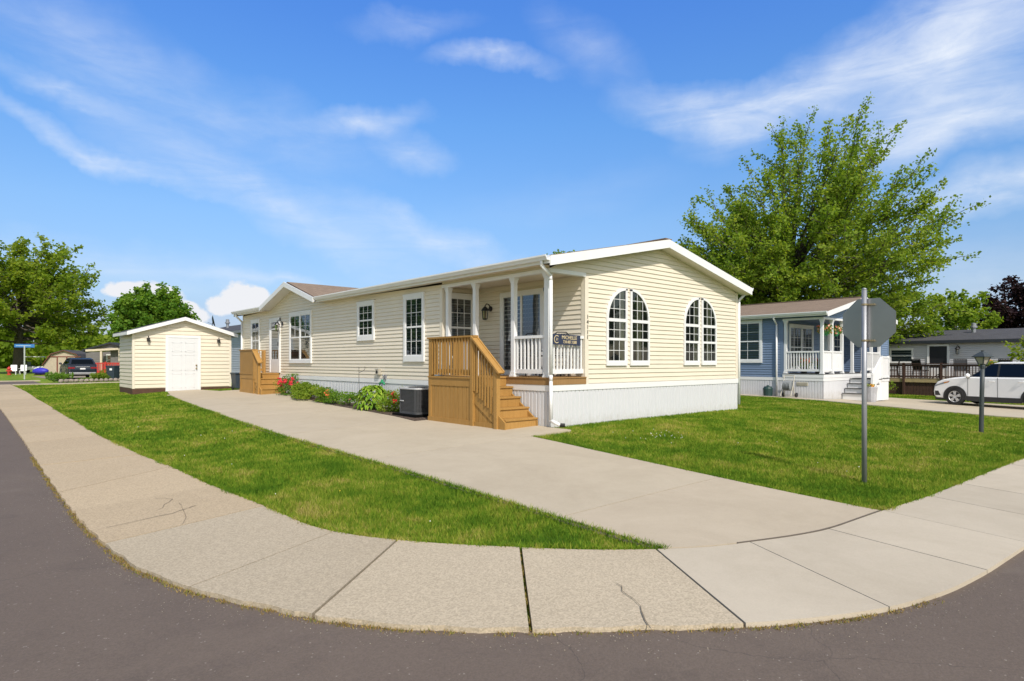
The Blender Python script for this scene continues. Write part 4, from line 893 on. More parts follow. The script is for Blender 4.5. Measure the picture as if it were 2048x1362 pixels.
# realtor board on the rail
S = thing('sign_board', 'small navy board with pale gold lettering tied to the white porch rail', 'sign', (.475, -.012, 1.735)); 
m = MB(); m.box((-.405, -.008, -.105), (.405, .008, .105)); bd = m.build('board', NAVY, S); bd.rotation_euler = (0, R(1.2), 0)
text('MICHELLE', .105, (.07, -.010, .042), GOLD, bd, 'lettering', sx=.98); text('734.487.1588', .088, (.085, -.010, -.048), GOLD, bd, 'lettering', sx=.86)
m = MB(); a0 = [R(50 + 260 * i / 20) for i in range(21)]
for a, b in zip(a0[:-1], a0[1:]): m.poly([(-.30 + r * math.cos(q), -.010, -.0 + r * math.sin(q)) for r, q in ((.066, a), (.066, b), (.080, b), (.080, a))])
m.build('emblem', GOLD, bd); text('21', .07, (-.292, -.010, -.002), GOLD, bd, 'emblem_figures')
# porch furniture
def bistro_chair(x, y, rz, label):
    c = thing('patio_chair', label, 'chair', (x, y, FLOOR), rz, 'dark chairs on the corner porch'); m = MB()
    for sx in (-.19, .19):
        m.tube([(sx, -.19, 0), (sx * .9, -.15, .43)], .012, 6); m.tube([(sx, .2, 0), (sx * .92, .16, .43), (sx * .92, .22, .88)], .012, 6)
    m.build('legs', BLACK, c); m = MB(); m.lathe([(.01, .43), (.21, .43), (.22, .445), (.21, .46), (.01, .46)], (0, 0, 0), 14); m.build('seat', PLAST, c)
    m = MB(); m.tube([(-.175, .22, .88), (-.1, .25, .93), (.1, .25, .93), (.175, .22, .88)], .012, 6)
    for k in range(5): m.tube([(-.12 + .06 * k, .17, .46), (-.12 + .06 * k, .24, .90)], .008, 5)
    m.build('backrest', BLACK, c); return c
bistro_chair(.62, .42, R(160), 'dark patio chair on the porch right behind the navy board'); bistro_chair(.68, 1.05, R(100), 'dark patio chair on the porch next to the corner post')
t_ = thing('patio_table', 'small round dark patio table on the porch between the dark chairs', 'table', (.74, .78, FLOOR)); m = MB(); m.lathe([(.01, .54), (.2, .54), (.2, .56), (.01, .56)], (0, 0, 0), 16); m.build('tabletop', PLAST, t_); m = MB()
for k in range(3): a = k * 2.09; m.tube([(.03 * math.cos(a), .03 * math.sin(a), .54), (.17 * math.cos(a), .17 * math.sin(a), 0)], .012, 6)
m.build('legs', BLACK, t_)

# ------------------------------------------------------------------ air conditioner
A = thing('air_conditioner', 'dark grey louvred air conditioner unit on a pad between hosta bed and front stairs', 'air conditioner', (-.50, 3.92, .02))
def rrect(w, d, r, n=5):
    pts = []
    for cx, cy, a0 in ((w - r, d - r, 0), (-w + r, d - r, 90), (-w + r, -d + r, 180), (w - r, -d + r, 270)):
        pts += [(cx + r * math.cos(R(a0 + 90 * i / n)), cy + r * math.sin(R(a0 + 90 * i / n))) for i in range(n + 1)]
    return pts
m = MB(); m.box((-.46, -.50, -.09), (.46, .52, .03)); m.build('pad', CONC, A)
m = MB(); q = rrect(.35, .40, .10); m.prism([(x * .96, y * .96, .05) for x, y in q], (0, 0, .56)); m.build('coil', BLACK, A)
DG = mat('dark_grey_steel', (.075, .078, .085), .45, .06, spec=.5); m = MB()
for k in range(18): z = .080 + k * .029; m.prism([(x, y, z) for x, y in rrect(.352, .402, .10)], (0, 0, .012))
for x, y in rrect(.356, .406, .10, 4)[::1]: m.box((x - .006, y - .006, .04), (x + .006, y + .006, .62))
m.prism([(x, y, .03) for x, y in rrect(.36, .41, .10)], (0, 0, .045)); m.build('louvres', DG, A)
m = MB(); m.prism([(x, y, .605) for x, y in rrect(.365, .415, .11)], (0, 0, .04)); m.build('lid', mat('pale_grey_steel', (.42, .43, .45), .4), A, bevel=.008)
m = MB()
for k in range(9): r_ = .04 + .03 * k; m.tube([(r_ * math.cos(a), r_ * math.sin(a), .655) for a in [2 * math.pi * i / 24 for i in range(25)]], .005, 4, False)
for k in range(8): a = k * math.pi / 4; m.tube([(0, 0, .66), (.29 * math.cos(a), .29 * math.sin(a), .652)], .005, 4)
m.build('fan_grille', BLACK, A)
m = MB(); m.box((-.372, .16, .32), (-.355, .31, .345)); m.build('name_plate', mat('pale_grey_steel'), A)

# ------------------------------------------------------------------ shed
SX0, SX1, SY0, SY1 = -3.78, -.16, 18.98, 21.55; SG = .07; wz = SG + 2.36; cx_ = (SX0 + SX1) / 2; rise_ = .62; ov = .22
S = thing('shed', 'small cream sided garden shed with a white panelled door at the end of the driveway', 'shed', (0, 0, 0))
hw = (SX1 - SX0) / 2; sl_ = rise_ / (hw + ov)
def clipS(z): return [(0, 2 * hw)] if z < wz else [((z - wz) / sl_, 2 * hw - (z - wz) / sl_)]
m = MB(); siding(m, (SX0, SY0), (1, 0), (0, -1), 2 * hw, SG + .17, wz + sl_ * hw, clipS, .152); siding(m, (SX0, SY1), (0, -1), (-1, 0), SY1 - SY0, SG + .17, wz, None, .152); siding(m, (SX1, SY0), (0, 1), (1, 0), SY1 - SY0, SG + .17, wz, None, .152); m.box((SX0 + .02, SY0 + .02, SG + .17), (SX1 - .02, SY1, wz - .02)); m.build('wall', CREAM, S)
m = MB(); m.box((SX0 - .01, SY0 - .01, SG - .2), (SX0 + 1.13, SY1, SG + .17)); m.build('base_board', mat('dark_brown_timber', (.085, .042, .026), .7, .2, 5), S); m = MB(); m.box((SX0 + 2.43, SY0 - .01, SG - .2), (SX1 + .01, SY1, SG + .17)); m.build('base_board', mat('dark_brown_timber'), S)
m = MB()
for x in (SX0, SX1): sg = -1 if x == SX0 else 1; a, b = sorted((x + sg * .022, x - sg * .06)); m.box((a, SY0 - .022, SG + .17), (b, SY0, wz)); a, b = sorted((x + sg * .0225, x)); m.box((a, SY0, SG + .17), (b, SY0 + .07, wz - .002))
m.build('corner_trim', CREAMT, S)
m = MB(); zr = wz + rise_ + .06; ze = wz + .06 - .02; ya, yb = SY0 - .2, SY1 + .15
for x in (SX0 - ov, SX1 + ov): m.mesh([(x, ya, ze), (cx_, ya, zr), (cx_, yb, zr), (x, yb, ze), (x, ya, ze - .03), (cx_, ya, zr - .03), (cx_, yb, zr - .03), (x, yb, ze - .03)], [(0, 1, 2, 3), (4, 7, 6, 5), (0, 3, 7, 4), (0, 4, 5, 1), (3, 2, 6, 7)])
m.build('roof', DSHING, S); m = MB()
for x in (SX0 - ov - .01, SX1 + ov + .01): m.prism([(x, ya - .022, ze - .006), (cx_, ya - .022, zr - .006), (cx_, ya - .022, zr - .15), (x, ya - .022, ze - .15)], (0, .022, 0)); m.box((min(x, x + .02), ya, ze - .14), (max(x, x + .02), yb, ze - .02)); m.poly([(x, ya, ze - .13), (cx_, ya, zr - .13), (cx_, SY0, zr - .13), (x, SY0, ze - .13)])
m.build('rake_board', WHITE, S)
dx0 = SX0 + 1.13; dz0 = SG + .02; d = MB(); dw, dh = 1.30, 2.17; f = .10
d.box((0, -.03, -.05), (f, 0, dh)); d.box((dw - f, -.03, -.05), (dw, 0, dh)); d.box((0, -.032, dh), (dw, 0, dh + .09)); dr = d.build('door', WHITE, S, (dx0, SY0 - .012, dz0), 0)
lf = MB(); lf.box((f, -.02, 0), (dw - f, 0, dh)); pw = (dw - 2 * f)
for a in (.13, .56):
    for z0, z1 in ((.14, .72), (.84, 1.48), (1.60, 1.98)):
        x0, x1 = f + pw * a, f + pw * (a + .31)
        for q0, q1 in (((x0, z0), (x1, z0 + .022)), ((x0, z1 - .022), (x1, z1)), ((x0, z0), (x0 + .022, z1)), ((x1 - .022, z0), (x1, z1))): lf.box((q0[0], -.027, q0[1]), (q1[0], -.019, q1[1]))
        lf.box((x0 + .06, -.024, z0 + .06), (x1 - .06, -.019, z1 - .06))
lf.build('door_leaf', mat('white_door_paint', (.66, .67, .695), .4, .02), dr); k = MB()
for z in (.93, 1.06): k.lathe([(.03, -.02), (.03, -.03), (.012, -.035), (.012, -.05), (.028, -.06), (.028, -.08), (.01, -.085)], (dw - f - .07, 0, z), 10, 'y')
k.build('door_knobs', mat('dull_brass', (.35, .27, .15), .35, metal=.8), dr)
for x in (SX0 + .52, SX1 - .50):
    m = MB(); m.box((-.05, -.05, -.09), (.05, 0, .02)); m.lathe([(.02, .10), (.02, .03), (.065, .02), (.07, 0), (.05, -.005), (.045, -.12), (.05, -.13), (.02, -.15)], (0, -.085, 0), 8); m.build('wall_lantern', BLACK, S, (x, SY0 - .015, wz - .22), 0)
settle(S, (cx_, SY0, SG))

# ------------------------------------------------------------------ plants and trees
def leaf_quads(P, size, aspect=.6, up=.0):
    n = len(P); a = rng.normal(size=(n, 3)); a[:, 2] *= (1 - up); a /= np.linalg.norm(a, axis=1)[:, None]
    c = rng.normal(size=(n, 3)); c[:, 2] *= (1 - up); b = np.cross(a, c); b /= np.maximum(1e-6, np.linalg.norm(b, axis=1))[:, None]
    if up > 0: b2 = np.cross(np.c_[rng.normal(0, .4, n), rng.normal(0, .4, n), np.ones(n)], a); b2 /= np.maximum(1e-6, np.linalg.norm(b2, axis=1))[:, None]; w = rng.random(n)[:, None] < up; b = np.where(w, b2, b)
    s = (np.asarray(size) * (.7 + .6 * rng.random(n)))[:, None] / 2
    V = np.empty((n, 4, 3)); V[:, 0] = P - a * s; V[:, 1] = P + b * s * aspect - a * s * .1; V[:, 2] = P + a * s; V[:, 3] = P - b * s * aspect - a * s * .1
    return V.reshape(-1, 3)
def tree(name, label, cat, loc, H, r0, h0, c, env, nb, sub, per, leaf, m, group=None, spread=.3, seed=1, zmin=-.35, twigs=True, up=.35, wind=(0, 0, 0), inner=.6):
    """trunk with limbs + crown of single leaves; env(dir) gives the crown radius about the point c (local)"""
    st = random.getstate(); random.seed(seed); root = thing(name, label, cat, loc, 0, group); tb = MB(); c = Vector(c); wind = Vector(wind)
    top = Vector((c.x * .8, c.y * .8, c.z + (H - c.z) * .35)); ax = [Vector((0, 0, -.3)), Vector((.02, .01, h0 * .5)), Vector((c.x * .3, c.y * .3, h0)), Vector((c.x * .6, c.y * .6, (h0 + c.z) / 2 + .3)), top]
    tb.tube(ax, [r0 * 1.35, r0, r0 * .85, r0 * .6, r0 * .22], 9); PP, TT = [], []
    def axis_at(z):
        for p, q in zip(ax[:-1], ax[1:]):
            if p.z <= z <= q.z: return p.lerp(q, (z - p.z) / max(1e-6, q.z - p.z))
        return top.copy()
    def bez(p0, p1, p2, t): return p0 * (1 - t) ** 2 + p1 * 2 * t * (1 - t) + p2 * t * t
    for i in range(nb):
        ph = 2 * math.pi * ((i * .618034) % 1) + random.uniform(-.25, .25); zz = zmin + (1 - zmin) * ((i + .5) / nb) ; zz = max(zmin, min(.995, zz + random.uniform(-.08, .08))); q = math.sqrt(max(0, 1 - zz * zz))
        d = Vector((q * math.cos(ph), q * math.sin(ph), zz)); tip = c + d * env(d) * random.uniform(inner + .18, 1.0) + wind * random.uniform(.3, 1)
        s = axis_at(h0 + (top.z - h0) * min(1, max(0, .15 + .55 * (zz - zmin) / (1 - zmin) + random.uniform(-.2, .2)))); L = (tip - s).length
        ctl = s.lerp(tip, .45) + Vector((d.x, d.y, 0)) * L * .10 + Vector((0, 0, -.04 * L))
        ts = [0, .25, .5, .75, 1]; tb.tube([bez(s, ctl, tip, x) for x in ts], [r0 * k for k in (.30, .20, .13, .07, .02)], 5, False)
        ends = [(bez(s, ctl, tip, .5), bez(s, ctl, tip, .78), tip)]
        for k in range(sub):
            x = random.uniform(.28, .97); b0 = bez(s, ctl, tip, x); tan = (bez(s, ctl, tip, min(1, x + .06)) - bez(s, ctl, tip, x - .06)).normalized()
            dv = (tan * .9 + Vector((random.gauss(0, .50), random.gauss(0, .50), random.gauss(.22, .38)))).normalized(); l2 = L * random.uniform(.13, .30) * (1.15 - .45 * x); e = b0 + dv * l2 + wind * .12 * random.random(); ends.append((b0, (b0 + e) / 2 + Vector((0, 0, .05 * l2)), e))
            if twigs: tb.tube([b0, (b0 + e) / 2 + Vector((0, 0, .05 * l2)), e], [r0 * .07, r0 * .045, r0 * .015], 4, False)
        for b0, b1, e in ends:
            n = max(3, int(per * random.uniform(.6, 1.4))); t_ = rng.random(n) ** .8; B0, B1, E_ = np.array(b0), np.array(b1), np.array(e)
            p = B0 * ((1 - t_) ** 2)[:, None] + B1 * (2 * t_ * (1 - t_))[:, None] + E_ * (t_ ** 2)[:, None]; sp = spread * (1.05 - .55 * t_)[:, None]
            PP.append(p + rng.normal(size=(n, 3)) * sp * np.array([1, 1, .75])); cl = random.random(); TT.append(np.clip(.15 + .45 * cl + .45 * rng.random(n), 0, 1))
    P_ = np.concatenate(PP); TI = np.concatenate(TT); tb.build('trunk', BARK, root, smooth=True)
    np_mesh('crown', leaf_quads(P_, np.full(len(P_), leaf), .72, up), 4, m, TI, root); random.setstate(st); return root
def ell(rx, ry, rz, lo=None): 
    def f(d): return 1 / math.sqrt((d.x / rx) ** 2 + (d.y / ry) ** 2 + (d.z / (rz if d.z > 0 or lo is None else lo)) ** 2)
    return f
RV, FV = Vector((.746, -.666, 0)), Vector((.666, .746, 0))
TAB = [(-180, 7.0), (-150, 4.6), (-90, 3.0), (-40, 5.5), (-14, 7.2), (0, 7.7), (14, 8.0), (32, 9.5), (45, 10.6), (62, 11.6), (77, 12.6), (92, 11.6), (108, 10.2), (120, 9.4), (135, 8.7), (148, 8.6), (165, 7.5), (180, 6.4)]
def env_maple(d):
    a, b = d.dot(RV), d.dot(FV); th = math.degrees(math.atan2(d.z, a)); r = float(np.interp(th, [p[0] for p in TAB], [p[1] for p in TAB])); pl = math.sqrt(max(0, 1 - b * b))
    return (pl * r + (1 - pl) * 6.5)
tree('maple_tree', 'tall spreading green maple behind the blue house, its branches swept to the right', 'tree', (28.9, 8.5, -.2), 17, .34, 2.6, (.4, -.3, 4.2), env_maple, 215, 11, 58, .175, MAPLE, spread=.25, seed=5, zmin=-.36, wind=(.3, -.25, .3), inner=.66)
tree('maple_tree', 'dark purple-leaved maple beyond the grey house at the right edge', 'tree', (52.8, .2, -.3), 8.6, .2, 1.8, (0, 0, 4.9), ell(3.9, 3.9, 3.6, 2.6), 46, 9, 60, .24, PURPLE, spread=.30, seed=8, zmin=-.6)
tree('young_tree', 'thin bright green young tree between the big maple and the purple maple', 'tree', (44.9, 3.4, -.3), 7, .12, 1.8, (0, 0, 4.4), ell(2.8, 2.8, 2.3, 1.6), 26, 6, 34, .25, MAPLE, spread=.22, seed=9, zmin=-.4)
tree('young_tree', 'sparse sapling rising behind the white car at the right edge', 'tree', (26.4, -3.6, -.4), 3.2, .045, 1.1, (0, 0, 2.15), ell(1.0, 1.0, .85, .7), 12, 4, 15, .13, OLIVE, spread=.13, seed=10, zmin=-.4)
tree('shade_tree', 'tree whose crown just tops the cream house roof ridge', 'tree', (35.5, 32.5, 0), 12.6, .25, 3, (0, 0, 8), ell(3.6, 3.6, 4.3), 40, 7, 40, .3, MAPLE, spread=.35, seed=12)
def env_big(d): return ell(9.6, 9.6, 9.4, 6.5)(d) * (1 + .12 * math.sin(5 * math.atan2(d.y, d.x)) * (1 - abs(d.z)))
tree('shade_tree', 'large old shade tree with a thick trunk behind the blue street sign', 'tree', (-3.6, 83, 0), 16.6, .55, 3.0, (0, 0, 7.6), env_big, 92, 9, 42, .36, OLIVE, spread=.42, seed=21, zmin=-.55, inner=.55, up=.5)
tree('shade_tree', 'round dense green tree showing above the garden shed roof', 'tree', (5.4, 60, 0), 8.8, .22, 2.0, (0, 0, 5.0), ell(3.9, 3.9, 3.8, 3.0), 72, 8, 60, .30, DKGREEN, spread=.30, seed=22, zmin=-.5, inner=.6)
# trees across the two streets (seen only as reflections in the windows)
street = tree('street_tree', 'leafy street tree mirrored in the windows, across the near street', 'tree', (9, -40, -.4), 11, .25, 2.4, (0, 0, 6.2), ell(4.2, 4.2, 5, 3.4), 50, 7, 48, .42, DKGREEN, 'street trees across the road', spread=.5, seed=31, zmin=-.5)
for k, (x, y, s) in enumerate(((-4, -44, 1.1), (22, -43, 1.0), (34, -38, 1.15), (48, -42, 1.0), (-36, 4, 1.05), (-34, 20, .95), (-38, 33, 1.15), (-30, 46, 1.0), (58, -36, 1.1), (66, -43, 1.15), (76, -40, 1.05), (88, -45, 1.2), (-34, 58, 1.1), (-38, 72, 1.15), (-40, 90, 1.2), (-36, 106, 1.1))):
    c = copy_tree(street); c.location = (x, y, -.4); c.scale = (s, s, s); c.rotation_euler = (0, 0, k * 1.3)
# far wood behind the grey carport house
P_, TI = [], []
for k in range(150):
    x = random.uniform(-40, 75); y = random.uniform(150, 175); hgt = random.uniform(5, 8.4); n = 420; u = rng.normal(size=(n, 3)); u /= np.linalg.norm(u, axis=1)[:, None]; q = u * np.array([4.2, 4.2, hgt * .5]) * (.75 + .3 * rng.random((n, 1))); P_.append(q + np.array([x, y, hgt * .5])); TI.append(np.clip(.2 + .4 * random.random() + .35 * rng.random(n), 0, 1))
P_ = np.concatenate(P_); tag(np_mesh('distant_wood', leaf_quads(P_, np.full(len(P_), 1.0), .8), 4, OLIVE, np.concatenate(TI)), kind='stuff')

def shrub(name, label, cat, loc, r, n, leaf, m, group=None, flowers=None, nfl=0, fr=.03, stems=7, twiggy=0):
    root = thing(name, label, cat, loc, 0, group); rx, ry, rz = r; k = 9; cs = rng.normal(size=(k, 3)) * .45
    ci = rng.integers(0, k, n); u = rng.normal(size=(n, 3)); u /= np.linalg.norm(u, axis=1)[:, None]; P = cs[ci] + u * (.35 + .35 * rng.random((n, 1))); P = np.clip(P, -1.15, 1.15) * np.array([rx, ry, rz * .5]); P[:, 2] = np.maximum(P[:, 2] + rz * .55, .02)
    TI = np.clip(.2 + .4 * rng.random(k)[ci] + .35 * rng.random(n), 0, 1); np_mesh('foliage', leaf_quads(P, np.full(n, leaf), .55, .2), 4, m, TI, root)
    st = MB()
    for i in range(stems):
        a = i * 6.283 / stems + random.uniform(-.3, .3); q = random.uniform(.35, .8); st.tube([(0, 0, -.05), (rx * q * .4 * math.cos(a), ry * q * .4 * math.sin(a), rz * .4), (rx * q * math.cos(a), ry * q * math.sin(a), rz * random.uniform(.75, 1.02))], [.008, .006, .003], 4)
    st.build('stems', BARK, root)
    if nfl:
        for i in range(nfl):
            f = MB(); a = random.random() * 6.283; q = random.uniform(.2, .95); z = rz * random.uniform(.55, 1.05) * (1.05 - .3 * q); c = (rx * q * math.cos(a), ry * q * math.sin(a), z); s = fr * random.uniform(.8, 1.25)
            for j in range(7): f.tint = tuple(x * random.uniform(.65, 1.15) for x in flowers); f.ball((c[0] + random.gauss(0, s * .5), c[1] + random.gauss(0, s * .5), c[2] + random.gauss(0, s * .3)), s * random.uniform(.4, .65), 6, 4)
            f.build('blossom', TINTED, root)
    return root
RED = (.62, .035, .045)
shrub('rose_bush', 'red rose bush at the foot of the back timber stairs', 'rose bush', (-.40, 12.3, .16), (.36, .55, .62), 1400, .06, DKGREEN, None, RED, 22, .06)
shrub('shrub', 'rounded bright green shrub left of the small orange-flowered roses in the bed', 'shrub', (-.45, 10.7, .11), (.38, .85, .50), 3600, .07, MAPLE)
shrub('shrub', 'low feathery green plant between the rounded shrub and the orange roses', 'shrub', (-.5, 9.3, .07), (.28, .45, .38), 1500, .06, MAPLE)
shrub('rose_bush', 'low rose bush with one bright orange bloom beside the hosta', 'rose bush', (-.50, 8.45, .05), (.30, .45, .40), 1100, .06, DKGREEN, None, (.75, .13, .05), 2, .07)
shrub('rose_bush', 'sparse low rose bush under the plant hook', 'rose bush', (-.52, 7.55, .04), (.26, .4, .34), 800, .055, DKGREEN, None, (.5, .2, .16), 3, .025)
shrub('rose_bush', 'tall red rose bush squeezed between the hosta and the air conditioner', 'rose bush', (-.52, 5.0, .02), (.30, .36, .60), 1500, .06, MAPLE, None, (.60, .02, .03), 7, .045)
hst = thing('hosta', 'big lime green hosta in the middle of the flower bed', 'plant', (-.55, 6.15, .0)); V = []; fs = MB(); tt = []
for i in range(430):
    a = random.random() * 6.283; lay = random.random(); L = .165 * random.uniform(.8, 1.25); w = L * .30; rad = .60 * lay ** .6 * random.uniform(.6, 1); z0 = .54 * (1 - lay ** 1.6) + .07 + random.uniform(-.03, .04); dr = Vector((math.cos(a) * .75, math.sin(a), 0)); sd = Vector((-math.sin(a), math.cos(a) * .75, 0)); b = dr * rad + Vector((0, 0, z0)); dn = .25 + .75 * lay
    pr = [(0, .25, 0), (.3, 1, .04), (.62, .85, -.02), (1.0, .04, -.22)]; rows = []
    for t_, wv, zz in pr:
        c = b + dr * L * t_ * (.95 - .25 * lay) + Vector((0, 0, L * (zz * (1 + lay) - dn * .35 * t_ * t_ + .10 * t_))); rows.append((c - sd * w * wv + Vector((0, 0, .015)), c, c + sd * w * wv + Vector((0, 0, .015))))
    tn = random.random()
    for r0_, r1_ in zip(rows[:-1], rows[1:]):
        for j in (0, 1): V += [r0_[j], r0_[j + 1], r1_[j + 1], r1_[j]]; tt.append(min(1, max(0, tn * .8 + .1 * j)))
np_mesh('foliage', np.array([tuple(v) for v in V]), 4, LIME, tt, hst)
m = MB()
for i in range(30): a = i * .21; m.tube([(0, 0, -.03), (.2 * math.cos(a * 3), .28 * math.sin(a * 3), .24), (.36 * math.cos(a * 3), .5 * math.sin(a * 3), .30)], [.006, .005, .004], 4)
m.build('stems', LIME.copy() if False else MAPLE and mat('green_stem', (.12, .2, .03), .6), hst)
# ------------------------------------------------------------------ stop sign and lamp post
S = thing('road_sign', 'octagonal road sign seen from its bare aluminium back on a round post', 'sign', (-.09, -5.80, -.262)); m = MB(); m.tube([(0, 0, -.3), (0, 0, 2.47)], .031, 14); m.lathe([(.031, 2.47), (.028, 2.49), (.01, 2.50)], (0, 0, 0), 14); m.build('post', GALV, S, smooth=True)
m = MB(); r_ = .315 / math.cos(math.pi / 8); oc = [(.062, r_ * math.cos(math.pi / 8 + k * math.pi / 4) - .03, 2.05 + r_ * math.sin(math.pi / 8 + k * math.pi / 4)) for k in range(8)]; m.prism(oc, (.003, 0, 0)); pl = m.build('sign_plate', ALU, S)
m = MB(); m.prism([(.0655, y, z) for _, y, z in oc], (.0006, 0, 0)); m.build('red_face', mat('red_sheeting', (.45, .01, .02), .4), pl)
for z in (2.285, 1.82):
    m = MB(); m.box((-.036, -.10, z - .012), (.061, .05, z + .012)) if False else None; m.lathe([(.031, z - .012), (.036, z - .012), (.036, z + .012), (.031, z + .012)], (0, 0, 0), 12); m.box((.030, -.11, z - .010), (.061, .03, z + .010)); [m.tube([(.064, q, z), (.048, q, z)], .011, 6) for q in (-.09, .02)]; m.tube([(-.03, 0, z), (-.045, 0, z)], .012, 6); m.build('bracket', mat('old_brass_bolt', (.30, .25, .16), .5, metal=.5), S)
Lp_ = thing('lamp_post', 'short dark lamp post with a lantern top on the right lawn', 'lamp post', (8.64, -5.31, -.31)); SL8 = mat('slate_paint', (.045, .055, .060), .5, .08); m = MB(); m.tube([(0, 0, -.2), (0, 0, .05), (.012, -.01, .9), (.022, -.02, 1.47)], [.046, .046, .045, .044], 12); pst = m.build('post', SL8, Lp_, smooth=True)
c = (.022, -.02); m = MB(); m.lathe([(.05, 1.44), (.055, 1.50), (.042, 1.52), (.058, 1.55)], (*c, 0), 10); LR = .35; m.tube([(*c, 1.80), (*c, 1.86)], .03, 8); rr_ = [[(c[0] + r * math.cos(LR + k * math.pi / 2), c[1] + r * math.sin(LR + k * math.pi / 2), z) for k in range(4)] for r, z in ((.05, 1.825), (.205, 1.72), (.205, 1.70), (.12, 1.70))]; m.mesh(sum(rr_, []), [(i * 4 + k, i * 4 + (k + 1) % 4, i * 4 + 4 + (k + 1) % 4, i * 4 + 4 + k) for i in range(3) for k in range(4)] + [(0, 1, 2, 3)])
for k in range(4): a = k * math.pi / 2 + LR; m.tube([(c[0] + .150 * math.cos(a), c[1] + .150 * math.sin(a), 1.71), (c[0] + .072 * math.cos(a), c[1] + .072 * math.sin(a), 1.53)], .013, 4)
lm = m.build('lantern', SL8, Lp_); m = MB(); m.mesh([(c[0] + r * math.cos(LR + k * math.pi / 2), c[1] + r * math.sin(LR + k * math.pi / 2), z) for r, z in ((.142, 1.70), (.066, 1.54)) for k in range(4)], [(k, (k + 1) % 4, 4 + (k + 1) % 4, 4 + k) for k in range(4)]); m.build('lantern_glass', mat('frosted_lantern_glass', (.36, .33, .29), .35, .05), lm)
for o in (lm,): pass

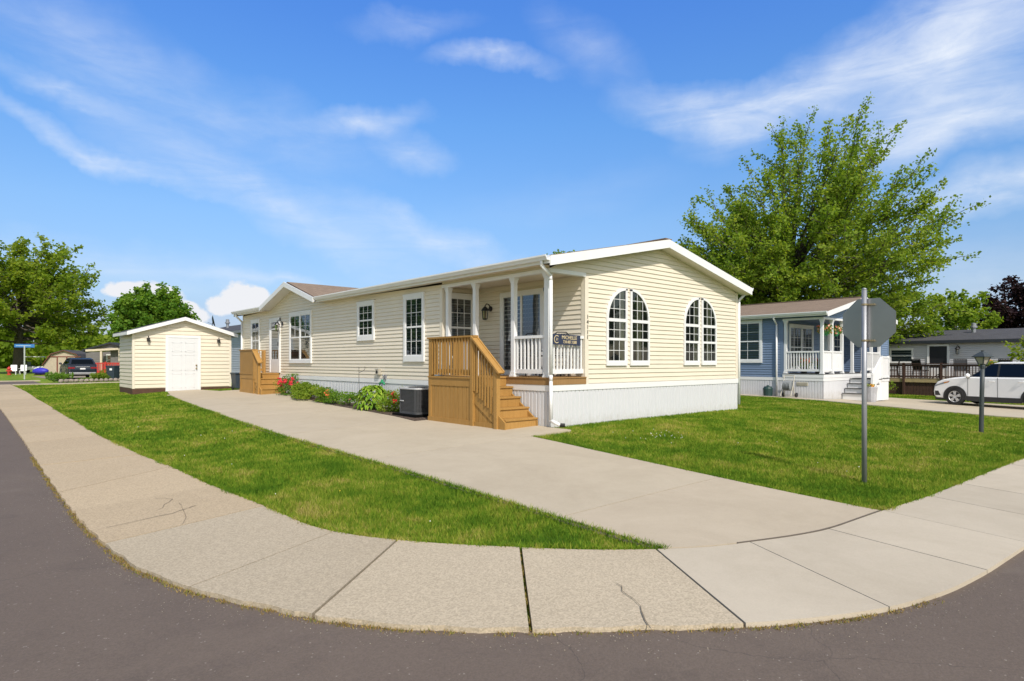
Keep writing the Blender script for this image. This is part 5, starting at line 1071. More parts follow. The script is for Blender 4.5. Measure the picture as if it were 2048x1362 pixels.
# ------------------------------------------------------------------ cars
def car(label, loc, rotz, paint, L, Wd, Hh, wheel, name='parked_car', clad=True, rear=False):
    """local +x is the nose, y left"""
    C_ = thing(name, label, 'car', loc, rotz); hl, hw = L / 2, Wd / 2; g = .20
    prof = [(-hl + .06, g + .12), (-hl, g + .30), (-hl + .0, g + .52), (-hl + .05, .95), (-hl + .16, 1.12), (-hl + .9, 1.14), (.0, 1.13), (hl * .44, 1.13), (hl * .66, 1.08), (hl * .84, 1.00), (hl * .94, .90), (hl * .985, .74), (hl, .52), (hl * .99, .36), (hl * .95, g + .06), (hl * .5, g), (-hl * .5, g)]
    st = [(-1, .90, .05), (-.97, .96, .02), (-.86, 1, .0), (0, 1.0, .0), (.86, 1, 0), (.97, .96, .02), (1, .90, .05)]
    def loftx(prof_, st_, top=0):
        m = MB(); n = len(prof_); vs = []
        cz = .62
        for k, sx, dz in st_:
            for x, z in prof_: vs.append((x * (1 - (1 - sx) * .35), k * hw, cz + (z - cz) * sx))
        fs = [(i * n + j, (i + 1) * n + j, (i + 1) * n + (j + 1) % n, i * n + (j + 1) % n) for i in range(len(st_) - 1) for j in range(n)] + [tuple(range(n)), tuple(range((len(st_) - 1) * n, len(st_) * n))[::-1]]
        m.mesh(vs, fs); return m
    b = loftx(prof, st).build('body', paint, C_, smooth=False, bevel=.02)
    z0 = 1.10; roof = [(hl * .40, z0), (hl * .36, z0 + .04), (hl * .04, Hh - .06), (-.12, Hh - .01), (-hl * .45, Hh), (-hl * .72, Hh - .05), (-hl * .80, Hh - .10), (-hl * .95, z0 + .02), (-hl * .95, z0 - .03), (hl * .40, z0 - .03)]
    m = MB(); n = len(roof); vs = []
    for k, dd in ((-1, 0), (-.9, 1), (0, 1.02), (.9, 1), (1, 0)):
        for x, z in roof:
            f = (z - z0) / (Hh - z0); hwk = hw * .95 - .20 * f * hw * 1.0; vs.append((x, k * hwk, z - (0 if dd else .02 * max(0, f))))
    m.mesh(vs, [(i * n + j, (i + 1) * n + j, (i + 1) * n + (j + 1) % n, i * n + (j + 1) % n) for i in range(4) for j in range(n)] + [tuple(range(n)), tuple(range(4 * n, 5 * n))[::-1]]); m.build('roof', paint, C_, bevel=.012)
    def sidept(x, z, s, off=.008): f = (z - z0) / (Hh - z0); return (x, s * (hw * .95 - .20 * f * hw + off), z)
    hg = Hh - .10
    for s in (1, -1):
        for nm, q in (('side_window', [(hl * .345, z0 + .045), (hl * .06, hg), (-.10, hg + .005), (-.10, z0 + .045)]), ('side_window', [(-.17, z0 + .045), (-.17, hg + .005), (-hl * .50, hg), (-hl * .56, z0 + .045)]), ('side_window', [(-hl * .60, z0 + .06), (-hl * .55, hg - .01), (-hl * .74, hg - .05), (-hl * .84, z0 + .10)])):
            m = MB(); p_ = [sidept(x, z, s) for x, z in q]; m.poly(p_ if s < 0 else p_[::-1]); m.build(nm, CARGLASS, C_)
        m = MB(); p_ = [sidept(x, z, s, .004) for x, z in ((hl * .39, z0 + .02), (hl * .05, hg + .03), (-hl * .56, hg + .03), (-hl * .78, hg - .03), (-hl * .88, z0 + .03))]; m.poly(p_ if s < 0 else p_[::-1]); m.build('window_surround', PLAST, C_)
        # doors: seams and handles
        for x in (-.15, hl * .40, -hl * .52): m = MB(); m.box((x - .006, s * (hw + .001) - .004, .36), (x + .006, s * (hw + .001) + .004, z0)); m.build('door_seam', PLAST, C_)
        for x in (.05, -hl * .42): m = MB(); m.tube([(x - .10, s * (hw + .005), .96), (x - .06, s * (hw + .035), .97), (x + .06, s * (hw + .035), .97), (x + .09, s * (hw + .005), .96)], .013, 6); m.build('door_handle', paint, C_)
        m = MB(); m.ball((hl * .38, s * (hw + .10), 1.17), (.07, .11, .085), 10, 7); mm = m.build('mirror', paint, C_, smooth=True); m = MB(); m.box((hl * .37, s * (hw - .02) if s > 0 else s * (hw + .08), 1.07), (hl * .41, s * (hw + .08) if s > 0 else s * (hw - .02), 1.11)); m.build('mirror_foot', PLAST, mm)
        if clad:
            m = MB(); a, b_ = sorted((s * (hw - .03), s * (hw + .012))); m.box((-hl * .42, a, g - .02), (hl * .42, b_, g + .17)); m.build('sill_cladding', PLAST, C_)
        # headlights and tail lights
        m = MB(); p_ = [(hl * .965, .76), (hl * .80, .90), (hl * .70, .945), (hl * .72, .88), (hl * .86, .79), (hl * .955, .71)]; q = [(x, s * (hw + .006), z) for x, z in p_]; m.prism(q, (0, -s * .10, 0)); m.build('headlight', mat('headlight_glass', (.20, .22, .25), .2, .05), C_)
        m = MB(); p_ = [(hl * .80, .895), (hl * .71, .94), (hl * .73, .885), (hl * .80, .84)]; m.prism([(x, s * (hw + .011), z) for x, z in p_], (0, -s * .05, 0)); m.build('turn_signal', mat('amber_lens', (.55, .20, .03), .3), C_)
        m = MB(); p_ = [(hl * .96, .54), (hl * .90, .54), (hl * .86, .36), (hl * .955, .36)]; m.prism([(x, s * (hw + .005), z) for x, z in p_], (0, -s * .06, 0)); m.build('fog_light', PLAST, C_)
        m = MB(); a, b_ = sorted((s * hw * .55, s * (hw * .985))); m.box((-hl - .012, a, .78), (-hl + .14, b_, .90)); m.build('tail_light', mat('red_lens', (.22, .012, .015), .3), C_)
        for x in (hl * .615, -hl * .605):
            m = MB(); k = 22; ro, ri = wheel + .085, wheel + .01; pts = [(math.cos(math.pi * (-.10 + 1.2 * i / k)), math.sin(math.pi * (-.10 + 1.2 * i / k))) for i in range(k + 1)]
            for (c0, s0), (c1, s1) in zip(pts[:-1], pts[1:]): m.prism([(x + ri * c0, s * (hw - .02), wheel + ri * s0), (x + ri * c1, s * (hw - .02), wheel + ri * s1), (x + ro * c1, s * (hw - .02), wheel + ro * s1), (x + ro * c0, s * (hw - .02), wheel + ro * s0)], (0, s * .036, 0))
            m.prism([(x + (ri + .005) * math.cos(2 * math.pi * i / 20), s * (hw - .1), wheel + (ri + .005) * math.sin(2 * math.pi * i / 20)) for i in range(20)], (0, s * .104, 0)); m.build('wheel_arch', PLAST, C_)
            y = s * (hw - .075); m = MB(); m.lathe([(wheel * .62, -.10), (wheel * .95, -.10), (wheel, -.07), (wheel, .07), (wheel * .95, .10), (wheel * .68, .105), (wheel * .64, .08), (wheel * .64, -.1)], (x, y, wheel), 28, 'y'); wl = m.build('wheel', RUBBER, C_, smooth=False)
            m = MB(); so = .098 * s; m.lathe([(.02, so * .9), (wheel * .18, so), (wheel * .16, so * .6), (.02, so * .6)], (x, y, wheel), 14, 'y'); m.lathe([(wheel * .58, so * .75), (wheel * .66, so * 1.02), (wheel * .66, so * .3), (wheel * .58, so * .3)], (x, y, wheel), 28, 'y')
            for k in range(5):
                a = math.pi / 2 + k * 2 * math.pi / 5
                for da in (-.17, .17): m.beam((x + wheel * .12 * math.cos(a), y + so * .85, wheel + wheel * .12 * math.sin(a)), (x + wheel * .62 * math.cos(a + da), y + so * .85, wheel + wheel * .62 * math.sin(a + da)), .05, .02, (0, 1, 0))
            m.build('rim', CHROME, wl)
            m = MB(); m.lathe([(.01, so * .25), (wheel * .6, so * .25), (wheel * .6, so * .2), (.01, so * .2)], (x, y, wheel), 16, 'y'); m.build('brake_disc', PLAST, wl)
    m = MB(); m.poly([(hl * .385, -hw * .82, z0 + .05), (hl * .385, hw * .82, z0 + .05), (hl * .075, hw * .70, Hh - .08), (hl * .075, -hw * .70, Hh - .08)]); m.build('windscreen', CARGLASS, C_)
    m = MB(); x0, x1 = -hl * .945 - .012, -hl * .82 - .012; m.poly([(x0, hw * .78, z0 + .07), (x0, -hw * .78, z0 + .07), (x1, -hw * .68, Hh - .14), (x1, hw * .68, Hh - .14)]); m.build('rear_window', CARGLASS, C_)
    m = MB(); m.box((-hl - .02, -hw * .5, .90), (-hl + .1, hw * .5, .935)); m.build('tailgate_trim', CHROME, C_); m = MB(); m.box((-hl - .016, -.17, .72), (-hl + .05, .17, .83)); m.build('number_plate', WHITE, C_)
    m = MB(); m.box((-hl - .04, -hw * .93, .33), (-hl + .2, hw * .93, .50)); m.build('rear_bumper', PLAST if clad and not rear else mat('silver_bumper', (.35, .35, .36), .4, metal=.5), C_, bevel=.03)
    m = MB(); m.box((hl * .93, -hw * .5, .42), (hl * 1.004, hw * .5, .60)); m.build('grille', PLAST, C_)
    m = MB(); m.box((hl * .55, -hw * .9, g - .02), (hl * .968, hw * .955, g + .10)); m.build('front_valance', PLAST, C_, bevel=.02)
    return C_
WP = mat('white_car_paint', (.80, .80, .82), .25, .01, spec=.6); NP = mat('midnight_blue_car_paint', (.012, .016, .028), .2, .05, spec=.7)
th = R(90 - 14); gx_, gy_ = 20.55, -2.15; f_ = Vector((math.cos(th), math.sin(th))); l_ = Vector((-f_.y, f_.x)); cc = Vector((gx_, gy_)) - f_ * (4.25 / 2 * .615) - l_ * (.885 - .07)
car('white compact crossover parked nose-in on the neighbouring concrete drive', (cc.x, cc.y, Tz(gx_, gy_) + .004), th, WP, 4.25, 1.77, 1.70, .335)

# ------------------------------------------------------------------ blue neighbour
BLUE = mat('slate_blue_vinyl', (.155, .215, .33), .5, .05, 1.4); BLUET = mat('slate_blue_trim', (.14, .20, .31), .5, .05, 2)
BZ = -.15; B = thing('house', 'slate blue sided house with a white railed corner porch and brown shingle roof', 'house', (BX, BY, BZ)); BW, BL, BD, BP = 7.3, 17.0, 6.35, 1.55
house_shell(B, BW, BL, BD, BP, BLUE, BLUET, SHING)
window(B, (-.010, 4.15, 1.40), W90, 1.75, 1.78, cols=[3, 3], rows=(2, 2), trim=.10, glass=GLASS, behind=None, room=mat('pale_green_shade', (.13, .19, .18), .8, .1))
window(B, (-.010, 8.2, 1.40), W90, 1.5, 1.7, cols=[3, 3], rows=(2, 2))
window(B, (.50, BP - .012, 1.10), 0, 2.3, 1.88, lights=2, cols=[3, 3], rows=(2, 2), trim=.10, glass=GLASS, behind=None, room=ROOMG)
d = MB(); d.box((0, -.05, 0), (.08, 0, 2.05)); d.box((.92, -.05, 0), (1.0, 0, 2.05)); d.box((0, -.052, 2.0), (1.0, 0, 2.09)); d.box((.08, -.03, 0), (.92, 0, 2.0)); dr = d.build('door', WHITE, B, (3.55, BP - .012, FLOOR), 0); m = MB(); m.box((.25, -.036, .9), (.75, -.029, 1.85)); m.build('pane', GLASS, dr)
m = MB(); m.ball((.86, -.06, .98), .03, 8, 5); m.build('handle', BLACK, dr)
window(B, (4.95, BP - .012, 1.35), 0, 1.0, 1.55, cols=[2, 2], rows=(2, 2))
p = MB(); p.box((-.04, -.04, BAND1 + .002), (BD, 0, FLOOR - .02)); p.box((-.04, 0, BAND1 + .002), (0, BP, FLOOR - .021)); p.box((0, 0, BAND1), (BD, BP, FLOOR - .025)); p.build('porch_fascia', WHITE, B)
p = MB()
for i in range(11): p.box((-.05, -.05 + i * .145, FLOOR - .019), (BD, -.05 + i * .145 + .138, FLOOR))
p.build('porch_floor', mat('dark_grey_decking', (.07, .07, .075), .7, .1), B)
for x, y in ((.06, .06), (.06, 1.46), (.98, .06), (2.0, .06), (3.1, .06), (4.3, .06), (5.3, .06), (6.28, .06)): m = MB(); post(m, x, y, FLOOR, SOF - .05); m.build('porch_post', WHITE, B)
rail(B, (.06, 1.40), (.06, .12), 1.06, 1.86, WHITE); rail(B, (.12, .06), (.92, .06), 1.06, 1.86, WHITE, slab=True); rail(B, (1.04, .06), (1.94, .06), 1.06, 1.86, WHITE, slab=True); rail(B, (4.36, .06), (5.24, .06), 1.06, 1.86, WHITE); rail(B, (5.36, .06), (6.22, .06), 1.06, 1.86, WHITE)
downspout(B, [(-.33, 1.78, 3.26), (-.33, 1.78, 3.17), (-.06, 1.78, 2.95), (-.06, 1.78, .08)])
m = MB(); m.box((-.03, .55, .50), (-.013, 1.0, .64)); 
for k in range(3): m.box((-.04, .57, .52 + k * .04), (-.03, .98, .535 + k * .04))
m.build('skirting_vent', mat('beige_vent', (.48, .45, .38), .6), B)
# white stairs and landing in front of the blue porch
S = thing('porch_stairs', 'white porch stairs with dark treads leading up to the blue house', 'stairs', (BX + 2.6, BY - .6, BZ)); o3 = Vector((-2.6, .6, 0))
TRD = mat('dark_grey_decking'); ds = lambda m_, a, b: m_.box(tuple(Vector(a) + o3), tuple(Vector(b) + o3))
for i in range(4):
    x0 = 1.75 + .27 * i; z = .19 * (i + 1); m = MB(); ds(m, (x0 + .02, -1.12, -.1), (x0 + .29, -.05, z - .03)); o = m.build('riser', WHITE, S); m = MB(); ds(m, (x0 - .02, -1.14, z - .029), (x0 + .30, -.045, z)); m.build('tread', TRD, o)
m = MB(); ds(m, (2.85, -1.14, -.1), (3.62, -.05, .73)); ds(m, (2.83, -1.16, .66), (3.66, -.04, .75)); m.build('landing', WHITE, S)
m = MB(); ds(m, (2.82, -1.17, .751), (3.66, -.04, .775)); m.build('landing_floor', TRD, S)
m = MB()
for k in range(16): ds(m, (2.88 + .048 * k, -1.13, .83), (2.88 + .048 * k + .038, -1.105, 1.60))
ds(m, (2.83, -1.15, 1.60), (3.68, -1.07, 1.66)); ds(m, (2.83, -1.14, .80), (3.66, -1.09, .87)); ds(m, (2.81, -1.16, .76), (2.89, -1.08, 1.68)); ds(m, (3.60, -1.16, .76), (3.68, -1.08, 1.68)); m.build('landing_panel', WHITE, S)
m = MB(); A3 = lambda *p_: tuple(Vector(p_) + o3); m.prism([A3(1.85, -1.13, .92), A3(2.84, -1.13, 1.58), A3(2.84, -1.13, .82), A3(1.85, -1.13, .28)], (0, .03, 0)); m.beam(A3(1.80, -1.12, .92), A3(2.85, -1.12, 1.63), .07, .05); ds(m, (1.80, -1.16, -.05), (1.88, -1.08, 1.0)); m.build('stair_panel', WHITE, S)
m = MB(); pl_ = thing('planter', 'grey wrapped planter standing in front of the white porch stairs', 'planter', (17.0, -.27, Tz(17.0, -.27))); m.lathe([(.16, 0), (.18, .1), (.19, .35), (.22, .56), (.20, .58), (.05, .55)], (0, 0, 0), 11); m.build('pot', mat('pale_grey_wrap', (.40, .40, .43), .7, .12, 8), pl_)
f = MB()
for i in range(14): f.tint = random.choice([(.5, .22, .02), (.16, .2, .04), (.45, .3, .05)]); f.ball((random.gauss(0, .12), random.gauss(0, .12), .60 + random.uniform(-.02, .06)), random.uniform(.03, .06), 6, 4, .2)
f.build('flowers', TINTED, pl_)
def basket(label, x, y, z):
    b = thing('hanging_basket', label, 'basket', (BX + x, BY + y, BZ + z), 0, 'flower baskets on the blue porch'); m = MB(); m.lathe([(.08, -.16), (.15, -.03), (.155, 0), (.02, -.01)], (0, 0, 0), 12); m.build('pot', mat('green_plastic'), b); m = MB()
    for k in range(3): m.tube([(.15 * math.cos(k * 2.1), .15 * math.sin(k * 2.1), 0), (0, 0, .36)], .005, 4)
    m.build('wires', BLACK, b); n = 420; u = rng.normal(size=(n, 3)); P = u / np.linalg.norm(u, axis=1)[:, None] * np.array([.30, .30, .20]) * (.6 + .5 * rng.random((n, 1))) + np.array([0, 0, .08]); np_mesh('foliage', leaf_quads(P, np.full(n, .06)), 4, DKGREEN, rng.random(n), b); f = MB()
    for k in range(26): a = random.random() * 6.283; q = random.uniform(.15, .31); f.tint = random.choice([(.70, .24, .14), (.65, .16, .10), (.72, .42, .30)]); f.ball((q * math.cos(a), q * math.sin(a), random.uniform(-.06, .26)), random.uniform(.025, .045), 6, 4)
    f.build('blossoms', TINTED, b)
basket('hanging basket of orange flowers between the first and second posts of the blue porch', .52, .12, 2.62); basket('hanging basket of orange flowers between the second and third posts of the blue porch', 1.5, .12, 2.62)
def flowerpot(label, x, y, col):
    b = thing('flower_pot', label, 'flower pot', (BX + x, BY + y, BZ + FLOOR), 0, 'red flower pots on the blue porch'); m = MB(); m.lathe([(.10, 0), (.14, .24), (.15, .26), (.02, .24)], (0, 0, 0), 12); m.build('pot', mat('dark_plastic'), b); n = 220; P = rng.normal(size=(n, 3)) * np.array([.13, .13, .09]) + np.array([0, 0, .38]); np_mesh('foliage', leaf_quads(P, np.full(n, .07)), 4, DKGREEN, rng.random(n), b); f = MB()
    for k in range(18): f.tint = col; f.ball((random.gauss(0, .13), random.gauss(0, .13), .42 + random.gauss(.04, .07)), random.uniform(.03, .05), 6, 4)
    f.build('blossoms', TINTED, b)
flowerpot('red flowering pot on the blue porch nearest the corner post', .42, .35, (.65, .05, .04)); flowerpot('red flowering pot on the blue porch under the double window', .55, .95, (.60, .10, .03))
# hose reel and pot on the strip beside the blue wall
hx, hy = 15.55, 2.22; hz = Tz(hx, hy) + .004
Rl = thing('hose_reel', 'hose reel cart with a grey coiled hose beside the blue house downspout', 'hose reel', (hx, hy, hz)); m = MB()
for y in (-.2, .2): m.tube([(.12, y, .03), (-.05, y, .45), (.10, y, .85)], .018, 6); m.tube([(-.25, y, .05), (-.05, y, .45)], .016, 6)
m.tube([(.10, -.2, .85), (.10, .2, .85)], .018, 6); m.tube([(.12, -.24, .08), (.12, .24, .08)], .012, 6); m.build('frame', mat('beige_vent'), Rl); m = MB()
for k in range(6): m.lathe([(.16, -.15 + k * .055), (.20, -.13 + k * .055), (.16, -.11 + k * .055)], (-.05, 0, .45), 16, 'y')
m.build('hose_coil', mat('grey_hose', (.20, .22, .24), .5), Rl)
for y in (-.26, .26): m = MB(); m.lathe([(.09, -.02), (.09, .02)], (.12, y, .09), 12, 'y'); m.build('wheel', RUBBER, Rl)
px_ = thing('storage_pot', 'dark green lidded pot on the strip left of the hose reel', 'pot', (15.55, 3.05, Tz(15.55, 3.05))); m = MB(); m.lathe([(.17, 0), (.19, .3), (.15, .36), (.15, .38), (.02, .40)], (0, 0, 0), 12); m.build('body', mat('dark_green_plastic', (.02, .05, .05), .5), px_); m = MB(); m.lathe([(.06, .395), (.05, .43), (.01, .44)], (0, 0, 0), 10); m.build('lid_knob', mat('dark_green_plastic'), px_)

# ------------------------------------------------------------------ grey houses
GREY = mat('pale_grey_vinyl', (.50, .50, .53), .5, .04, 1.4); DBROWN = mat('dark_brown_stain', (.060, .030, .022), .7, .2, 4); DARKT = mat('charcoal_trim', (.022, .026, .035), .5, .05)
def plain_house(label, loc, Wd, Ln, eave, ridge, side, shing, trimm, g=.1016, ov=.3, base=.75):
    h = thing('house', label, 'house', loc); sl = (ridge - eave) / (Wd / 2); m = MB(); siding(m, (0, Ln), (0, -1), (-1, 0), Ln, base, eave, None, g); siding(m, (0, 0), (1, 0), (0, -1), Wd, base, ridge, lambda z: [(0, Wd)] if z < eave else [((z - eave) / sl, Wd - (z - eave) / sl)], g); m.box((.02, .02, base), (Wd - .02, Ln - .02, eave)); m.build('wall', side, h)
    m = MB(); skirting(m, (0, Ln), (0, 0), (-1, 0), -.3, base); skirting(m, (0, 0), (Wd, 0), (0, -1), -.3, base); m.box((.02, .02, -.3), (Wd - .02, Ln - .02, base)); m.build('skirting', side, h)
    m = MB(); c = Wd / 2; ze = eave + .1 - sl * ov; zr = ridge + .12
    for x in (-ov, Wd + ov): m.mesh([(x, -ov, ze), (c, -ov, zr), (c, Ln + ov, zr), (x, Ln + ov, ze), (x, -ov, ze - .03), (c, -ov, zr - .03), (c, Ln + ov, zr - .03), (x, Ln + ov, ze - .03)], [(0, 1, 2, 3), (4, 7, 6, 5), (0, 3, 7, 4), (0, 4, 5, 1), (3, 2, 6, 7)])
    m.build('roof', shing, h); m = MB()
    for x in (-ov - .01, Wd + ov + .01):
        m.box((min(x, x + .02), -ov, ze - .16), (max(x, x + .02), Ln + ov, ze - .02))
        for y in (-ov - .02, Ln + ov): m.prism([(x, y, ze), (c, y, zr - .005), (c, y, zr - .16), (x, y, ze - .16)], (0, .02, 0))
    m.poly([(-ov, -ov, ze - .12), (0, -ov, eave), (0, Ln + ov, eave), (-ov, Ln + ov, ze - .12)]); m.build('fascia', trimm, h)
    m = MB()
    for x, y in ((0, 0), (0, Ln), (Wd, 0)): m.box((x - .03, y - .03, base), (x + .06, y + .03, eave))
    m.build('corner_trim', side, h); return h
def vent_pipe(h, x, y, z, hh=.5):
    m = MB(); m.lathe([(.10, -.3), (.10, hh * .6), (.17, hh * .62), (.17, hh * .75), (.12, hh * .78), (.12, hh), (.02, hh + .03)], (x, y, z), 12); return m.build('roof_vent', GALV, h)
g = plain_house('pale grey house with charcoal fascia and a dark brown deck beyond the white car', (30, -9.5, -.4), 7.2, 12.9, 2.78, 3.38, GREY, DSHING, DARKT)
window(g, (-.010, 12.55, 1.62), W90, 1.15, .82, lights=1, cols=1, rows=(1, 1), glass=GLASS, behind=None, room=ROOMG, trim=.06, sill=.06); window(g, (-.01, 4.2, 1.5), W90, 1.2, .9, cols=1, rows=(1, 1))
d = MB(); d.box((0, -.05, 0), (.10, 0, 2.0)); d.box((.90, -.05, 0), (1.0, 0, 2.0)); d.box((0, -.052, 1.9), (1.0, 0, 2.0)); d.box((.1, -.03, 0), (.9, 0, .75)); d.box((.1, -.035, .9), (.9, 0, .95)); dr = d.build('door', WHITE, g, (-.01, 10.75, .62), W90); m = MB(); m.poly([(.1, -.015, .75), (.9, -.015, .75), (.9, -.015, 1.9), (.1, -.015, 1.9)]); m.build('pane', mat('dark_screen', (.012, .013, .016), .5), dr)
lantern(g, (-.02, 9.35, 2.42), W90, 1.4); vent_pipe(g, 2.4, 9.2, 3.16, .62)
DK = thing('deck', 'dark brown timber deck with balustrade along the pale grey house', 'deck', (28.9, -3.2, -.35)); ox, oy, oz = -28.9, 3.2, .35
def bx_(m_, a, b): m_.box((a[0] + ox, a[1] + oy, a[2] + oz), (b[0] + ox, b[1] + oy, b[2] + oz))
m = MB(); bx_(m, (27.9, -9.3, .36), (29.97, 3.2, .42)); m.build('floor', mat('weathered_deck', (.24, .19, .12), .8, .15), DK); m = MB(); bx_(m, (27.86, -9.3, .24), (27.90, 3.24, .40)); m.build('rim_board', mat('pale_rim_board', (.36, .28, .15), .7, .12), DK); m = MB()
y = -9.3
while y < 3.2: bx_(m, (27.93, y, -.6), (27.95, y + .13, .24)); y += .14
m.build('skirt_boards', DBROWN, DK)
for y in (-9.2, -7.3, -5.4, -3.5, -1.6, .1, 1.75, 3.15): m = MB(); bx_(m, (27.80, y - .05, -.6), (27.90, y + .05, 1.24)); m.build('post', DBROWN, DK)
m = MB(); bx_(m, (27.78, -9.3, 1.17), (27.93, 3.22, 1.21)); bx_(m, (27.84, -9.3, 1.06), (27.88, 3.2, 1.15)); bx_(m, (27.84, -9.3, .50), (27.88, 3.2, .57)); o = m.build('railing', DBROWN, DK); m = MB(); y = -9.2
while y < 3.15: bx_(m, (27.87, y, .46), (27.90, y + .035, 1.12)); y += .125
m.build('balusters', DBROWN, o)
def deck_chair(label, x, y, rz):
    c = thing('deck_chair', label, 'chair', (x, y, .42), rz, 'dark chairs on the brown deck'); m = MB()
    for s in (-.27, .27): m.tube([(s, -.25, 0), (s, -.22, .62), (s, .2, .62), (s, .30, 0)], .02, 5); m.tube([(s, .2, .4), (s, .34, 1.0)], .02, 5)
    m.tube([(-.27, .34, 1.0), (.27, .34, 1.0)], .02, 5); m.build('frame', BLACK, c); m = MB(); m.box((-.25, -.24, .40), (.25, .22, .44)); m.build('seat', BLACK, c); m = MB(); m.mesh([(-.25, .22, .45), (.25, .22, .45), (.25, .33, .97), (-.25, .33, .97)], [(0, 1, 2, 3)])
    for k in range(5): m.tube([(-.2 + .1 * k, .23, .46), (-.2 + .1 * k, .345, .99)], .014, 4)
    m.build('backrest', BLACK, c); return c
deck_chair('dark chair on the brown deck below the left window', 28.6, 2.5, R(200)); deck_chair('dark chair on the brown deck left of the deck table', 28.7, 1.2, R(60)); deck_chair('dark chair on the brown deck right of the deck table', 28.7, -.55, R(-70)); deck_chair('dark chair on the brown deck farthest to the right, behind the car', 28.6, -2.2, R(120))
tb = thing('deck_table', 'dark table between the chairs on the brown deck', 'table', (28.75, .4, .42)); m = MB(); m.lathe([(.02, .70), (.5, .70), (.5, .73), (.02, .73)], (0, 0, 0), 18); m.build('tabletop', BLACK, tb); m = MB(); m.tube([(0, 0, 0), (0, 0, .7)], .03, 6)
for k in range(4): a = k * math.pi / 2; m.tube([(.35 * math.cos(a), .35 * math.sin(a), 0), (0, 0, .25)], .02, 5)
m.build('legs', BLACK, tb)
shrub('shrub', 'small green shrub between the white landing and the brown deck', 'shrub', (25.6, 2.2, Tz(25.6, 2.2)), (.5, .7, .75), 900, .09, MAPLE)
shrub('potted_flowers', 'orange and green flowering plant hung on the deck rail above the car bonnet', 'plant', (27.7, -1.9, .95), (.3, .4, .42), 500, .07, OLIVE, None, (.65, .28, .04), 6, .05)

n_ = plain_house('grey-blue house with a slate roof and dish behind the cream house and the shed', (3.5, 27.5, .05), 7.3, 15.5, 3.05, 3.95, mat('grey_blue_vinyl', (.40, .43, .50), .5, .04, 1.4), DSHING, mat('grey_fascia', (.24, .25, .28), .5))
for y in (10.2, 4.5): window(n_, (-.01, y, 1.15), W90, 1.25, 1.75, cols=[3, 3], rows=(2, 2), glass=GLASS, behind='curtain', room=ROOMG)
m = MB(); m.box((-.03, 10.25, 1.15), (-.01, 10.62, 2.9)); m.build('shutter', BLACK, n_); m = MB(); m.box((-.03, 8.5, 1.15), (-.01, 8.9, 2.9)); m.build('shutter', BLACK, n_)
vent_pipe(n_, 2.2, 10.9, 3.55, .75)
ds_ = thing('satellite_dish', 'dark satellite dish on the slate roof behind the shed', 'satellite dish', (5.0, 39.6, 3.50)); m = MB(); m.lathe([(.01, .0), (.25, .03), (.42, .11), (.43, .12), (.25, .05), (.01, .02)], (0, 0, 0), 18); o = m.build('reflector', BLACK, ds_, (0, 0, .75)); o.rotation_euler = (R(78), 0, R(75)); m = MB(); m.tube([(0, 0, -.2), (0, 0, .5), (.06, 0, .75)], .03, 6); m.tube([(0, 0, .55), (-.35, -.15, .65)], .012, 4); m.build('mast', BLACK, ds_)

# ------------------------------------------------------------------ across the far corner, left edge of the photo
Z = lambda x, y: Tz(x, y)
P_ = thing('street_sign', 'blue street name blade on a pale post in front of the big tree', 'sign', (-5.0, 52.2, Z(-5, 52))); m = MB(); m.tube([(0, 0, -.2), (0, 0, 2.55)], .05, 8); m.build('post', mat('pale_post', (.42, .45, .43), .6), P_); m = MB(); m.box((-.62, -.02, 2.42), (.62, .02, 2.68)); bl_ = m.build('name_blade', mat('sign_blue', (.03, .16, .42), .4), P_); bl_.rotation_euler = (0, 0, -YAW + R(30)); m = MB(); m.box((-.52, -.024, 2.53), (.40, -.021, 2.58)); o = m.build('lettering_band', mat('sign_lettering', (.35, .5, .65), .5), bl_)
bn = thing('barn_shed', 'beige gambrel barn shed with brown trim behind the dark car', 'shed', (-.6, 70.5, Z(-.6, 70)), -YAW + R(16)); pr = [(-1.75, 0), (-1.9, .9), (-1.15, 2.05), (0, 2.45), (1.15, 2.05), (1.9, .9), (1.75, 0)]; BEI = mat('beige_board', (.42, .36, .27), .7, .08); BRT = mat('red_brown_trim', (.17, .055, .035), .6)
m = MB(); m.prism([(x, 0, z) for x, z in pr], (0, 4, 0)); m.build('wall', BEI, bn); m = MB()
for (a, b) in zip(pr[1:-2], pr[2:-1]): m.prism([(a[0], -.15, a[1] + .02), (b[0], -.15, b[1] + .02), (b[0], -.15, b[1] + .10), (a[0], -.15, a[1] + .10)], (0, 4.3, 0))
m.build('roof', DSHING, bn); m = MB()
for (a, b) in zip(pr[1:-2], pr[2:-1]): m.beam((a[0], -.16, a[1] + .03), (b[0], -.16, b[1] + .03), .05, .12, (0, 1, 0))
for x in (-.6, .25, 1.05): m.box((x - .06, -.05, 0), (x + .06, -.005, 1.8))
m.box((-1.5, -.05, 1.78), (1.5, -.005, 1.88)); m.build('brown_trim', BRT, bn); m = MB(); m.box((-.54, -.03, .05), (.19, -.003, 1.77)); m.build('door', BEI, bn); m = MB(); m.box((.31, -.03, .05), (.99, -.003, 1.77)); m.build('door', BEI, bn)
cp = plain_house('low grey house with a black roof and a cream awning behind the red railing', (.4, 68, 0), 4.6, 12, 2.55, 3.25, mat('taupe_siding', (.16, .15, .15), .6), mat('black_roofing', (.02, .02, .024), .8), DARKT, .2, .3, .3); cp.rotation_euler = (0, 0, -YAW + R(12)); cp.location = (1.2, 69.5, 0)
window(cp, (1.9, -.03, .9), 0, 1.6, 1.2, lights=2, cols=1, rows=(1, 1), glass=GLASS, behind='curtain')
